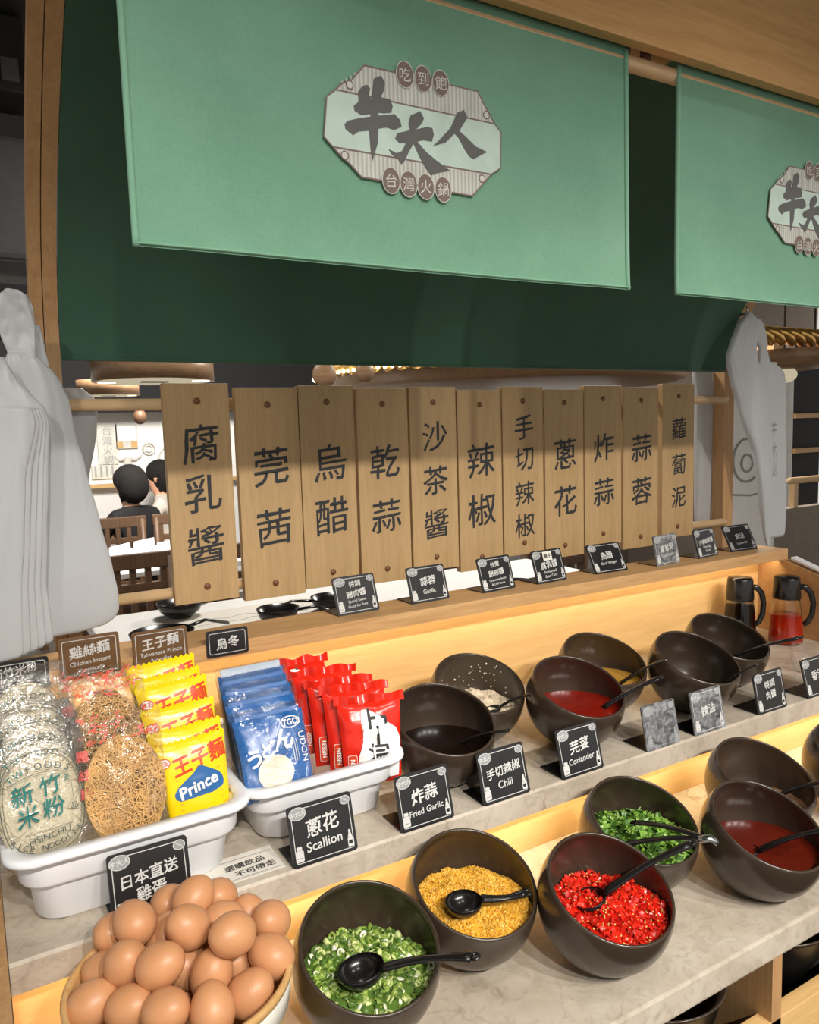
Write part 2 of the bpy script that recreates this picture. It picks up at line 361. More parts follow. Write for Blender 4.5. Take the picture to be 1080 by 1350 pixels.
# ================================================================ COUNTER
ct = thing('serving_counter', 'stepped wooden condiment counter with beige marble tiers and lit back panels', 'counter', (0.83, 0.55, 0))
def cpart(name, mb, m):
    o = mb.build(name, m, ct); o.location = (-0.83, -0.55, 0); return o
TF, TM, TS = 0.85, 0.97, 1.17      # tier heights
cpart('front_slab', MB().box(0.0, 1.66, 0.545, 0.86, 0.815, TF, 0, 0.003), 'marble')
cpart('middle_slab', MB().prism([(0.808, 0.937), (0.814, 0.937), (0.814, 0.953), (1.18, 0.953), (1.18, TM), (0.811, TM), (0.808, 0.967)], 0.0, 1.66), 'marble')
cpart('lower_riser', MB().box(0.0, 1.66, 0.858, 0.872, TF, 0.953), 'panel')
cpart('back_panel', MB().box(-0.40, 1.66, 1.172, 1.188, TM - 0.02, 1.156), 'panel')
cpart('top_shelf', MB().prism([(1.115, 1.146), (1.121, 1.146), (1.121, 1.156), (1.215, 1.156), (1.215, TS), (1.116, TS), (1.115, 1.169)], -0.40, 1.69), 'oakX')
cpart('led_strip', MB().box(0.005, 1.655, 1.123, 1.131, 1.1535, 1.1555), 'led')
cpart('led_strip', MB().box(0.005, 1.655, 0.816, 0.824, 0.9505, 0.9525), 'led2')
cpart('end_panel', MB().box(-0.02, -0.001, 0.545, 1.17, 0.0, TM - 0.002), 'oakZ')
cpart('end_panel', MB().prism([(0.545, 0.0), (1.215, 0.0), (1.215, 1.146), (1.10, 1.146), (0.80, 1.06), (0.70, 0.99), (0.545, 0.95)], 1.661, 1.69), 'oakX')
cpart('edge_trim', MB().prism([(1.09, 1.151), (0.80, 1.062), (0.80, 1.066), (1.09, 1.156)], 1.664, 1.687), 'tray')
cpart('carcass', MB().box(0.0, 1.66, 0.62, 0.86, 0.0, 0.655).box(0, 1.66, 0.84, 0.86, 0.655, 0.815).box(0, 1.66, 0.57, 0.84, 0.648, 0.66), 'cabin')
cpart('front_lip', MB().box(0.0, 1.66, 0.552, 0.572, 0.56, 0.722, 0, 0.001), 'panel')
cpart('divider', MB().box(0.826, 0.845, 0.552, 0.84, 0.66, 0.814), 'oakZ')

# ================================================================ CANOPY
cp = thing('stall_canopy', 'wooden stall frame with curved posts, sign rods and wood fascia over the counter', 'stall frame', (0.9, 1.3, 0))
def kpart(name, mb, m):
    o = mb.build(name, m, cp); o.location = (-0.9, -1.3, 0); return o
def yc(z): return 1.30 if z < 1.6 else 1.30 - 2.1 * (z - 1.6) ** 2
def post(x0, x1, d, m):
    b = MB(); zs = [0.0, 0.8, 1.2, 1.5] + [1.6 + i * 0.03 for i in range(18)]
    vs = []; fs = []
    for z in zs:
        y = yc(z); vs += [(x0, y, z), (x1, y, z), (x1, y + d, z), (x0, y + d, z)]
    for i in range(len(zs) - 1):
        for j in range(4):
            fs.append((i * 4 + j, i * 4 + (j + 1) % 4, i * 4 + 4 + (j + 1) % 4, i * 4 + 4 + j))
    fs.append((3, 2, 1, 0)); n = len(zs) * 4; fs.append((n - 4, n - 3, n - 2, n - 1))
    b.add(vs, fs, 0, False)
    return b
kpart('post', post(0.104, 0.121, 0.032, 0).add(*(lambda p: (p.v, p.f))(post(0.1225, 0.142, 0.032, 0)), 0, False), 'oakZ')
kpart('post', post(1.692, 1.729, 0.034, 0), 'oakZ')
rod = lambda x0, x1, y, z, r: MB().tube([(x0, y, z), (x1, y, z)], r, 16)
kpart('sign_rod', rod(0.142, 1.70, 1.302, 1.533, 0.0095), 'rod')
kpart('sign_rod', rod(0.142, 1.70, 1.302, 1.218, 0.0095), 'rod')
kpart('noren_rod', rod(0.10, 2.05, 0.800, 1.970, 0.0105), 'rod')
kpart('fascia_board', MB().box(0.09, 2.25, 0.762, 0.780, 1.978, 2.62, 0, 0.002), 'soffit')
kpart('top_beam', MB().box(0.09, 2.25, 0.782, 0.88, 2.03, 2.12), 'oakX')
kpart('roof_board', MB().box(0.09, 2.25, 0.76, 1.40, 2.60, 2.62), 'soffit')
for x in (0.19, 0.826, 0.866, 1.57): kpart('bracket', MB().tube([(x, 0.802, 1.972), (x, 0.802, 2.025)], 0.0075, 12), 'peg')
kpart('bag_hook', MB().tube([(0.10, 1.285, 1.66), (0.08, 1.25, 1.668), (0.06, 1.2, 1.665), (0.05, 1.19, 1.68)], 0.003, 8), 'steel')
kpart('bag_hook', MB().tube([(1.70, 1.30, 1.735), (1.69, 1.25, 1.74), (1.672, 1.225, 1.735), (1.668, 1.22, 1.752)], 0.003, 8), 'steel')

# dark green lining cloth following the curved posts
b = MB(); vs = []; fs = []; NX, NZ = 40, 26
for i in range(NZ + 1):
    z = 1.603 + (2.10 - 1.603) * i / NZ
    for j in range(NX + 1):
        x = 0.143 + (1.692 - 0.143) * j / NX
        vs.append((x, yc(z) - 0.004 + 0.003 * math.sin(x * 9) * (1 - i / NZ), z))
for i in range(NZ):
    for j in range(NX):
        a = i * (NX + 1) + j; fs.append((a, a + 1, a + NX + 2, a + NX + 1))
b.add(vs, fs)
lining = thing('canopy_lining', 'large dark green cloth lining curving down behind the two hanging banners', 'cloth', (0.92, 1.29, 1.603))
o = b.build('cloth_panel', 'backcloth', lining); o.location = (-0.92, -1.29, -1.603)
o = MB().tube([(0.143, yc(1.6) - 0.004, 1.604), (1.692, yc(1.6) - 0.004, 1.604)], 0.003, 8).build('bottom_hem', 'backcloth', lining); o.location = (-0.92, -1.29, -1.603)

# ---------------------------------------------------------------- noren banners
OCT = [(-590,620),(930,630),(1040,470),(1110,390),(1170,300),(1270,210),(1250,-210),(1110,-300),(1030,-380),(820,-590),(-670,-570),(-810,-450),(-870,-410),(-940,-360),(-1110,-210),(-1060,210),(-950,300),(-870,380),(-760,430)]
BAND = [(-940,300),(1170,300),(1270,210),(1250,-210),(1090,-300),(-1000,-300),(-1110,-210),(-1060,210)]
NIU = [(-480,500),(-390,550),(-340,490),(-350,410),(-400,320),(-280,320),(-250,250),(-270,180),(-350,160),(-440,150),(-430,120),(-230,170),(-160,120),(-140,50),(-240,0),(-340,10),(-440,-20),(-460,-190),(-530,-380),(-550,-250),(-560,-60),(-690,-90),(-760,-140),(-850,-90),(-860,-40),(-820,0),(-680,50),(-540,90),(-530,120),(-650,90),(-730,120),(-740,170),(-680,220),(-680,330),(-630,390),(-570,420),(-530,390),(-550,310),(-520,270),(-500,390)]
DA = [(-20,190),(110,260),(160,190),(130,130),(50,50),(190,100),(270,100),(290,30),(260,-50),(150,-50),(60,-80),(180,-180),(310,-250),(500,-340),(330,-390),(240,-430),(170,-360),(90,-250),(10,-110),(-60,-220),(-120,-330),(-160,-360),(-200,-310),(-280,-270),(-320,-220),(-220,-250),(-150,-220),(-90,-120),(-180,-130),(-230,-90),(-200,-30),(-110,0),(-30,30),(-50,100)]
REN = [(620,330),(720,380),(770,300),(710,220),(650,130),(740,80),(880,-10),(1050,-50),(970,-90),(850,-160),(790,-140),(730,-80),(630,60),(580,90),(450,-30),(270,-100),(370,-10),(520,140),(570,230)]
RINGS = [(-780,380),(1050,380),(-870,-370),(970,-370)]
BADGES = [(-80,620),(160,620),(400,620),(-300,-560),(-70,-570),(160,-570),(400,-570)]
e4 = lambda ps: [(x * 1e-4, z * 1e-4) for x, z in ps]
def make_noren(label):
    W, HZ = 0.660, 0.316
    t = thing('noren_banner', label, 'banner', (0.488, 0.790, 1.664), group='green noren banners')
    def dy(x, z):   # soft billow away from the emblem, wraps over the rod at the top
        w = max(0.0, min(1.0, (abs(x) - 0.16) / 0.15))
        y = 0.004 * w * math.sin(x * 14 + 1.0) * (1 - z / HZ)
        y -= 0.002 * math.exp(-z / 0.03)
        return y
    vs = []; fs = []; nx, nz = 44, 24
    for i in range(nz + 1):
        z = HZ * i / nz
        for j in range(nx + 1):
            x = -W / 2 + W * j / nx; vs.append((x, dy(x, z), z + (0.004 * (x / W) ** 2 - 0.001) * (1 - z / HZ)))
    for i in range(nz):
        for j in range(nx):
            a = i * (nx + 1) + j; fs.append((a, a + 1, a + nx + 2, a + nx + 1))
    for k in range(1, 9):      # loop over the rod
        a = PI * k / 8
        base = len(vs)
        for j in range(nx + 1):
            x = -W / 2 + W * j / nx; vs.append((x, 0.0115 - 0.0115 * math.cos(a) - 0.001, HZ + 0.004 + 0.0085 * math.sin(a)))
        for j in range(nx):
            p0 = (base - nx - 1) + j; p1 = base + j; fs.append((p0, p0 + 1, p1 + 1, p1))
    MB().add(vs, fs).build('cloth', 'noren', t)
    hb = MB(); h = 0.006
    for edge in (0, 1, 2):
        pts = []
        for k in range(41):
            q = k / 40
            x, z = ((-W / 2 + W * q, 0.003) if edge == 0 else ((-W / 2 + 0.003) if edge == 1 else (W / 2 - 0.003), HZ * q))
            pts.append((x, dy(x, z) - 0.0003, z + (0.004 * (x / W) ** 2 - 0.001) * (1 - z / HZ)))
        hb.tube(pts, 0.0035, 8, 0, flat=0.45 if edge == 0 else 1.0)
    hb.build('hem', 'hem', t)
    ex, ez = 0.474 - 0.488, 1.817 - 1.664
    T = Matrix.Translation((ex, -0.0032, ez))
    em = MB(); em.poly(e4(OCT), 0, 2, T); em.poly(e4(BAND), -0.0002, 0, T)
    x = -0.088
    while x < 0.112:          # vertical stripes above and below the band
        up = 0.0622 if -0.058 < x < 0.092 else (0.0622 - (-0.058 - x) * 0.72 if x <= -0.058 else 0.063 - (x - 0.092) * 1.4)
        if up > 0.034: em.poly([(x, 0.0315), (x + 0.0024, 0.0315), (x + 0.0024, up), (x, up)], -0.0002, 1, T)
        lo = -0.0575 if -0.066 < x < 0.081 else (-0.0575 + (-0.066 - x) * 0.85 if x <= -0.066 else -0.058 + (x - 0.081) * 0.95)
        if lo < -0.034: em.poly([(x, lo), (x + 0.0024, lo), (x + 0.0024, -0.0315), (x, -0.0315)], -0.0002, 1, T)
        x += 0.0053
    em.outline(e4(OCT), 0.0016, -0.0004, 3, T)
    em.outline([(-0.094, 0.030), (0.117, 0.030)], 0.0017, -0.0004, 3, T, False); em.outline([(-0.100, -0.030), (0.109, -0.030)], 0.0017, -0.0004, 3, T, False)
    for x, z in e4(RINGS): em.oval(x, z, 0.0042, 0.0042, -0.0005, 2, T); em.ring(x, z, 0.0042, 0.0042, 0.0012, -0.0006, 3, T)
    for ps in (NIU, DA, REN): em.poly(e4(ps), -0.0008, 4, T)
    eo = em.build('printed_emblem', ['emb_white', 'emb_grey', 'emb_lt', 'emb_line', 'emb_dark'], t)
    for (x, z), ch in zip(e4(BADGES), '吃到飽台灣火鍋'):
        bb = MB().oval(x, z, 0.0118, 0.0148, -0.0010, 1, T).oval(x, z, 0.0108, 0.0138, -0.0012, 0, T)
        bb.text(ch, 0.0165, x, z, -0.0014, 1, T, shear=0.1)
        bb.build('badge', ['emb_brown', 'emb_lt'], eo)
    return t
n1 = make_noren('green noren banner hanging whole between the left post and the bare rod, oval emblem centred')
n2 = copy_tree(n1); n2.location.x = 1.246
n2['label'] = 'green noren banner running out of the picture, its emblem cut by the frame'

# ---------------------------------------------------------------- hanging sign planks
PL = [(0.285,0.395,1.201,1.566,'腐乳醬',[1.467,1.385,1.298],0.062,'three characters, largest plank at the open end beside the hanging bags'),
(0.404,0.518,1.192,1.559,'莞茜',[1.424,1.317],0.065,'sign plank lettered 莞茜, second from the hanging bags'),
(0.518,0.627,1.198,1.563,'烏醋',[1.425,1.328],0.065,'sign plank lettered 烏醋 between the 莞茜 and 乾蒜 planks'),
(0.631,0.741,1.191,1.558,'乾蒜',[1.422,1.319],0.062,'sign plank lettered 乾蒜 beside the 沙茶醬 plank'),
(0.744,0.852,1.202,1.561,'沙茶醬',[1.466,1.38,1.294],0.056,'sign plank lettered 沙茶醬 with three characters'),
(0.854,0.963,1.189,1.555,'辣椒',[1.415,1.313],0.067,'sign plank lettered 辣椒 with two large characters'),
(0.965,1.074,1.208,1.562,'手切辣椒',[1.478,1.412,1.34,1.272],0.05,'sign plank with four small characters 手切辣椒'),
(1.077,1.189,1.191,1.557,'蔥花',[1.418,1.316],0.065,'sign plank lettered 蔥花'),
(1.19,1.304,1.206,1.565,'炸蒜',[1.428,1.328],0.061,'sign plank lettered 炸蒜 between the 蔥花 and 蒜蓉 planks'),
(1.309,1.424,1.188,1.561,'蒜蓉',[1.423,1.322],0.063,'sign plank lettered 蒜蓉'),
(1.437,1.549,1.201,1.57,'蘿蔔泥',[1.464,1.378,1.299],0.05,'sign plank lettered 蘿蔔泥, last of the row beside the curved post')]
for xl, xr, zb, zt, chars, zs, sz, lab in PL:
    xm = (xl + xr) / 2
    if not lab.startswith('sign'): lab = 'sign plank lettered 腐乳醬, ' + 'first of the row beside the white bags'
    t = thing('sign_plank', 'wooden ' + lab, 'sign', (xm, 1.275, zb), group='hanging wooden menu planks')
    w = (xr - xl) / 2; h = zt - zb
    MB().box(-w + 0.0008, w - 0.0008, 0, 0.016, 0, h, 0, 0.0012).build('board', 'plank', t)
    for ch, z in zip(chars, zs): MB().text(ch, sz * 1.08, 0.002, z - zb, -0.0006, 0, None, 0.007, 0.11, 0.03).build('lettering', 'ink', t)
    for z in (0.026, h - 0.029): MB().lathe([(0.0001, -0.003), (0.004, -0.0026), (0.0056, -0.0012), (0.0058, 0.012)], 16, 0, Matrix.Translation((0, 0, z)) @ Matrix.Rotation(-PI / 2, 4, 'X') @ Matrix.Diagonal((1, 1, 1, 1))).build('peg', 'peg', t)

# ---------------------------------------------------------------- label cards
def rrect(x0, x1, z0, z1, r, n=5):
    p = []
    for cx, cz, a0 in ((x1 - r, z1 - r, 0), (x0 + r, z1 - r, PI / 2), (x0 + r, z0 + r, PI), (x1 - r, z0 + r, 1.5 * PI)):
        p += [(cx + r * math.cos(a0 + PI / 2 * k / n), cz + r * math.sin(a0 + PI / 2 * k / n)) for k in range(n + 1)]
    return p
def slab(pts, th, m=0, T=None):
    b = MB(); n = len(pts)
    b.add([(x, 0, z) for x, z in pts] + [(x, th, z) for x, z in pts], [tuple(range(n)), tuple(reversed(range(n, 2 * n)))] + [((i + 1) % n, i, n + i, n + (i + 1) % n) for i in range(n)], m, False, T)
    return b
def card(label, loc, w, h, lines, tilt=20, rz=0, face='card', ink='print', foot=True, decor=True, group='black label cards', sticker=None):
    t = thing('label_card', label, 'label card', loc, (0, 0, math.radians(rz)), group=group)
    T = Matrix.Rotation(-math.radians(tilt), 4, 'X')
    slab(rrect(-w / 2, w / 2, 0, h, 0.004), 0.0022, 0, T).build('face_panel', face, t)
    if foot:
        MB().box(-w / 2, w / 2, 0.002, 0.052, 0, 0.0022, 0, 0.0006).build('foot', 'foot', t)
    p = MB(); b = 0.0045
    p.outline(rrect(-w / 2 + b, w / 2 - b, b, h - b, 0.003, 3), 0.0009, -0.0004, 0, T)
    if decor:
        cx, cz = -w / 2 + 0.0125, h - 0.0095                     # little emblem, garlic and bottles in the corners
        p.oval(cx, cz, 0.0105, 0.0072, -0.0005, 1, T); p.ring(cx, cz, 0.0105, 0.0072, 0.0008, -0.0008, 0, T)
        p.text('牛大人', 0.0068, cx, cz, -0.0009, 0, T, 0.03, 0.1)
        gx, gz = w / 2 - 0.009, h - 0.0085
        p.oval(gx, gz, 0.0062, 0.005, -0.0005, 1, T); p.ring(gx, gz, 0.0062, 0.005, 0.0008, -0.0008, 0, T); p.outline([(gx - 0.003, gz + 0.002), (gx + 0.003, gz - 0.002)], 0.0008, -0.0008, 0, T, False)
        jx = -w / 2 + 0.0095
        p.poly(rrect(jx - 0.005, jx + 0.005, 0.006, 0.019, 0.002, 3), -0.0005, 0, T); p.poly(rrect(jx - 0.0034, jx + 0.0034, 0.0192, 0.0235, 0.001, 2), -0.0005, 0, T); p.poly([(jx - 0.0035, 0.010), (jx + 0.0035, 0.010), (jx + 0.0035, 0.0105), (jx - 0.0035, 0.0105)], -0.0008, 2, T)
        jx = w / 2 - 0.0085
        p.poly(rrect(jx - 0.0035, jx + 0.0035, 0.006, 0.017, 0.0015, 3), -0.0005, 0, T); p.poly([(jx - 0.0035, 0.0155), (jx + 0.0035, 0.0155), (jx + 0.0014, 0.022), (jx + 0.0014, 0.026), (jx - 0.0014, 0.026), (jx - 0.0014, 0.022)], -0.0005, 0, T)
        p.poly([(jx - 0.0024, 0.009), (jx + 0.0024, 0.009), (jx + 0.0024, 0.0135), (jx - 0.0024, 0.0135)], -0.0008, 2, T)
    for s_, size, fz, bold in lines:
        cjk = ord(s_[0]) > 0x2000
        p.text(s_, size * (0.84 if cjk else 0.95), 0, h * fz, -0.0012, 0, T, bold * 0.7, 0.10 if cjk else 0.06, 0.055 if cjk else 0.015, maxw=w * 0.80)
    p.build('print', [ink, 'printg', face], t)
    if sticker:
        sb = MB().poly(rrect(-0.012, 0.012, h - 0.022, h - 0.004, 0.001, 2), -0.0016, 0, T); sb.text('椰子', 0.010, 0, h - 0.013, -0.002, 1, T, 0.02)
        o = sb.build('sticker', ['paper', 'ink'], t); o['label'] = 'white paper sticker'
    return t
# middle tier, along the marble edge
YM = 0.8095
card('black label card reading 蔥花 Scallion in front of the smaller white tray', (0.340, YM, TM), 0.084, 0.070, [('蔥花', 0.026, 0.60, 0.03), ('Scallion', 0.0165, 0.30, 0.02)], 15)
card('black label card reading 炸蒜 Fried Garlic by the soy sauce bowl', (0.484, YM, TM), 0.080, 0.070, [('炸蒜', 0.024, 0.58, 0.03), ('Fried Garlic', 0.0115, 0.30, 0.02)], 15)
card('black label card reading 手切辣椒 Chili, third along the marble edge', (0.612, YM, TM), 0.080, 0.070, [('手切辣椒', 0.0175, 0.58, 0.03), ('Chili', 0.0145, 0.32, 0.02)], 15)
card('black label card reading 芫荽 Coriander below the red sauce bowl', (0.752, YM, TM), 0.080, 0.070, [('芫荽', 0.023, 0.60, 0.03), ('Coriander', 0.0125, 0.32, 0.02)], 15)
card('label card greyed by painted glare with worn-off print, beside the Coriander card', (0.921, YM, TM), 0.074, 0.070, [], 12, 0, 'cardgrey', 'printg')
card('glare-painted dark label card with two blurred characters below the empty black bowl', (1.032, YM, TM), 0.076, 0.070, [('辣油', 0.021, 0.52, 0.03)], 12, 0, 'cardgrey', 'print')
card('shiny black label card reading 特調 standing before the oil bottles', (1.196, YM, TM), 0.080, 0.070, [('特調', 0.017, 0.68, 0.03), ('肉醬', 0.017, 0.42, 0.03)], 12, 0, 'card', 'print')
card('black label card at the picture edge past the 特調 card', (1.338, YM, TM), 0.080, 0.070, [('香油', 0.022, 0.55, 0.03)], 15, 0)
card('large black label card reading 日本直送雞蛋 Japan Egg behind the egg bucket', (0.139, YM, TM), 0.084, 0.074, [('日本直送', 0.0185, 0.62, 0.03), ('雞蛋', 0.019, 0.38, 0.03), ('Japan Egg', 0.011, 0.17, 0.02)], 14, 0)
# top shelf
def shelf(label, x, lines, rz=0, face='card', ink='print', w=0.082, h=0.066, y=1.160, tilt=18, sticker=None):
    return card(label, (x, y, TS), w, h, lines, tilt, rz, face, ink, True, True, 'label cards on the wooden shelf', sticker)
shelf('shelf label card 特調豬肉醬 Special Sweet Sauce for Pork', 0.567, [('特調', 0.014, 0.78, 0.03), ('豬肉醬', 0.0155, 0.53, 0.03), ('Special Sweet', 0.0068, 0.33, 0.02), ('Sauce for Pork', 0.0068, 0.21, 0.02)], 3)
shelf('shelf label card 蒜蓉 Garlic', 0.712, [('蒜蓉', 0.020, 0.58, 0.03), ('Garlic', 0.012, 0.30, 0.02)], 2)
shelf('shelf label card 台灣甜辣醬 Taiwanese Sweet and Chili Sauce', 0.866, [('台灣', 0.014, 0.78, 0.03), ('甜辣醬', 0.0155, 0.53, 0.03), ('Taiwanese Sweet', 0.0065, 0.33, 0.02), ('& Chili Sauce', 0.0065, 0.21, 0.02)], 4)
shelf('shelf label card 腐乳醬 with a white sticker on top', 0.997, [('腐乳醬', 0.0185, 0.54, 0.03), ('Fermented', 0.008, 0.33, 0.02), ('Bean Curd', 0.008, 0.20, 0.02)], 4, sticker=True)
shelf('shelf label card 烏醋 Black Vinegar leaning far back', 1.160, [('烏醋', 0.020, 0.58, 0.03), ('Black Vinegar', 0.0085, 0.32, 0.02)], -2, tilt=30, w=0.09)
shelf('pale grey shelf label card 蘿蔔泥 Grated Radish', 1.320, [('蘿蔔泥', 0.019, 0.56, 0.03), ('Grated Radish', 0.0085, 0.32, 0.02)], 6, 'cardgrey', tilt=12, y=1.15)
shelf('narrow shelf label card with white print between the grey card and the sesame oil card', 1.462, [('沙嗲鹹蛋醬', 0.014, 0.56, 0.03), ('Salted Egg', 0.0085, 0.36, 0.02), ('Sauce', 0.0085, 0.24, 0.02)], 8, y=1.158, tilt=16)
shelf('dark shelf label card 麻油 Sesame Oil at the far end by the bag', 1.595, [('麻油', 0.018, 0.56, 0.03), ('Sesame Oil', 0.0085, 0.30, 0.02)], -4, 'card', 'printg', y=1.163, tilt=28, w=0.09)
# plates fixed to the shelf's front edge
def plate(label, x0, x1, z0, h, lines, face):
    return card(label, ((x0 + x1) / 2, 1.1115, z0), x1 - x0, h, lines, 3, 0, face, 'print', False, False, 'name plates on the shelf edge')
plate('black name plate 新竹米粉 Hsinchu Rice Vermicelli on the shelf edge', -0.004, 0.078, 1.151, 0.042, [('新竹米粉', 0.016, 0.70, 0.03), ('Hsinchu Rice', 0.0085, 0.42, 0.02), ('Vermicelli', 0.0085, 0.20, 0.02)], 'card')
plate('brown name plate 雞絲麵 Chicken Instant Vermicelli under the white bags', 0.091, 0.169, 1.156, 0.056, [('雞絲麵', 0.021, 0.66, 0.03), ('Chicken Instant', 0.0088, 0.37, 0.02), ('Vermicelli', 0.0088, 0.18, 0.02)], 'cardwood')
plate('brown name plate 王子麵 Taiwanese Prince Noodles on the shelf edge', 0.186, 0.263, 1.154, 0.052, [('王子麵', 0.021, 0.66, 0.03), ('Taiwanese Prince', 0.0088, 0.37, 0.02), ('Noodles', 0.0088, 0.18, 0.02)], 'cardwood')
plate('small black name plate 烏冬 on the shelf edge', 0.290, 0.354, 1.151, 0.040, [('烏冬', 0.021, 0.5, 0.035)], 'card')

# ---------------------------------------------------------------- bowls
R = 0.079; HC = 0.073; TILT = math.radians(24); CUT = 0.024
def make_bowl(label, x, y, z, rz=0.0):
    t = thing('tilted_bowl', label, 'bowl', (x, y, z), (0, 0, rz), 'dark brown slant-rimmed bowls')
    Tm = Matrix.Translation((0, 0, HC)) @ Matrix.Rotation(TILT, 4, 'X')    # axis leans towards the customer (-Y)
    a1 = math.asin(CUT / R); prof = []
    for k in range(25):
        a = -PI / 2 + (a1 + PI / 2) * k / 24; prof.append((R * math.cos(a) + 1e-5, R * math.sin(a)))
    Ri = R - 0.0042; rr = R * math.cos(a1)
    prof += [(rr - 0.0008, CUT + 0.0016), (rr - 0.0024, CUT + 0.0022), (rr - 0.0038, CUT + 0.0012)]
    a2 = math.asin(CUT / Ri) - 0.02
    for k in range(25):
        a = a2 + (-PI / 2 - a2) * k / 24; prof.append((Ri * math.cos(a) + 1e-5, Ri * math.sin(a)))
    m = MB().lathe(prof, 64, 0, Tm)
    n = len(prof) * 64; half = 28 * 64
    m.v = [(a, b_, max(c, 0.004 if i < half else 0.008)) for i, (a, b_, c) in enumerate(m.v)]
    m.build('bowl_shell', 'bowl', t)
    MB().lathe([(0.028, 0.0042), (0.031, 0.0), (0.034, 0.0), (0.0355, 0.006)], 40).build('foot_ring', 'bowl', t)
    return t
BO = {}
def bowl(key, label, x, y, z, rz=0.0): BO[key] = (x, y, z + HC); return make_bowl(label, x, y, z, rz)
bowl('scal', 'dark bowl of chopped scallions beside the egg bucket', 0.329, 0.687, TF)
bowl('fg', 'dark bowl of golden fried garlic', 0.486, 0.719, TF)
bowl('chili', 'dark bowl of chopped red chili nearest the marble edge', 0.612, 0.625, TF)
bowl('cor', 'dark bowl of green coriander with tongs', 0.761, 0.713, TF)
bowl('dred', 'dark bowl of dark red sauce on the lower tier', 0.887, 0.614, TF)
bowl('bR', 'dark bowl with pale brown residue behind the dark red sauce', 1.016, 0.708, TF)
bowl('edge', 'dark bowl only half in the picture, last of the lower tier', 1.20, 0.665, TF)
bowl('soy', 'dark bowl of black soy sauce next to the noodle trays', 0.571, 0.912, TM)
bowl('wg', 'dark bowl of white minced garlic against the lit panel', 0.703, 1.010, TM)
bowl('red', 'dark bowl of bright red sauce on the middle tier', 0.822, 0.905, TM)
bowl('yel', 'dark bowl of yellow sauce against the lit panel', 0.960, 0.988, TM)
bowl('blk', 'dark bowl holding a thin-handled spoon, behind the glare-painted cards', 1.096, 0.900, TM)
bowl('far', 'dark bowl with a long black ladle, nearest the oil bottles', 1.254, 0.953, TM)

def liquid(name, key, f, m, label, cat='sauce', lump=0.0, tilt=0.0):
    x, y, z = BO[key]; r = math.sqrt((R - 0.0042) ** 2 - f * f) - 0.0003
    b = MB(); vs = [(0, 0, f)]; fs = []; nr, ns = 14, 48
    for i in range(1, nr + 1):
        for k in range(ns):
            a = 2 * PI * k / ns; q = r * i / nr; px, py = q * math.cos(a), q * math.sin(a)
            dz = lump * noise.noise(Vector((px * 60, py * 60, 3.3 + x))) if lump else 0
            vs.append((px, py, f + dz * (1 - (i / nr) ** 4)))
    for k in range(ns): fs.append((0, 1 + k, 1 + (k + 1) % ns))
    for i in range(nr - 1):
        for k in range(ns):
            k2 = (k + 1) % ns; a = 1 + i * ns; c = a + ns; fs.append((a + k, c + k, c + k2, a + k2))
    o = MB().add(vs, fs).build(name, m, None, (x, y, z)); return tag(o, label, cat, None, 'stuff')
liquid('soy_sauce', 'soy', -0.020, 'soy', 'black soy sauce filling a dark bowl')
liquid('red_sauce', 'red', -0.014, 'redsauce', 'bright red chili sauce filling a dark bowl')
liquid('yellow_sauce', 'yel', -0.020, 'yelsauce', 'yellow sauce in the bowl against the lit panel')
liquid('dark_red_sauce', 'dred', -0.016, 'darkred', 'dark red sauce in the bowl on the lower tier')
liquid('brown_sauce', 'bR', -0.030, 'brownres', 'pale brown sauce left low in the bowl', lump=0.004)
liquid('dark_sauce', 'blk', -0.040, 'darkres', 'dark sauce low in the bowl behind the glare-painted cards')
liquid('dark_sauce', 'far', -0.040, 'darkres', 'dark sauce low in the bowl with the long ladle')
liquid('dark_sauce', 'edge', -0.030, 'darkres', 'dark sauce in the half-seen bowl of the lower tier')

def heap_z(px, py, r, f, h, ty, lump, sd):
    q = min(1, math.hypot(px, py) / r)
    return f + h * (1 - q * q) + ty * py + lump * noise.noise(Vector((px * 55, py * 55, sd)))
def heap_base(b, key, f, h, ty, lump, m, sd):
    x, y, z = BO[key]; vs = []; fs = []; nr, ns = 16, 48; Ri = R - 0.0042
    rr = math.sqrt(Ri * Ri - f * f) 
    vs.append((0, 0, heap_z(0, 0, rr, f, h, ty, lump, sd)))
    for i in range(1, nr + 1):
        for k in range(ns):
            a = 2 * PI * k / ns; q = rr * i / nr; px, py = q * math.cos(a), q * math.sin(a)
            pz = heap_z(px, py, rr, f, h, ty, lump, sd); lim = math.sqrt(max(1e-8, (Ri - 0.001) ** 2 - pz * pz)) 
            if q > lim: px, py = px * lim / q, py * lim / q
            vs.append((px, py, pz))
    for k in range(ns): fs.append((0, 1 + k, 1 + (k + 1) % ns))
    for i in range(nr - 1):
        for k in range(ns):
            k2 = (k + 1) % ns; a = 1 + i * ns; c = a + ns; fs.append((a + k, c + k, c + k2, a + k2))
    b.add(vs, fs, m)
    return rr
def scatter(n, rr, f, h, ty, lump, sd, margin=0.96):
    Ri = R - 0.006
    for _ in range(n):
        q = math.sqrt(random.random()) * rr * margin; a = random.random() * 2 * PI
        px, py = q * math.cos(a), q * math.sin(a); pz = heap_z(px, py, rr, f, h, ty, lump, sd)
        if px * px + py * py + pz * pz > Ri * Ri: continue
        yield Matrix.Translation((px, py, pz)) @ Euler((random.uniform(-1, 1), random.uniform(-1, 1), random.random() * 6.3)).to_matrix().to_4x4()

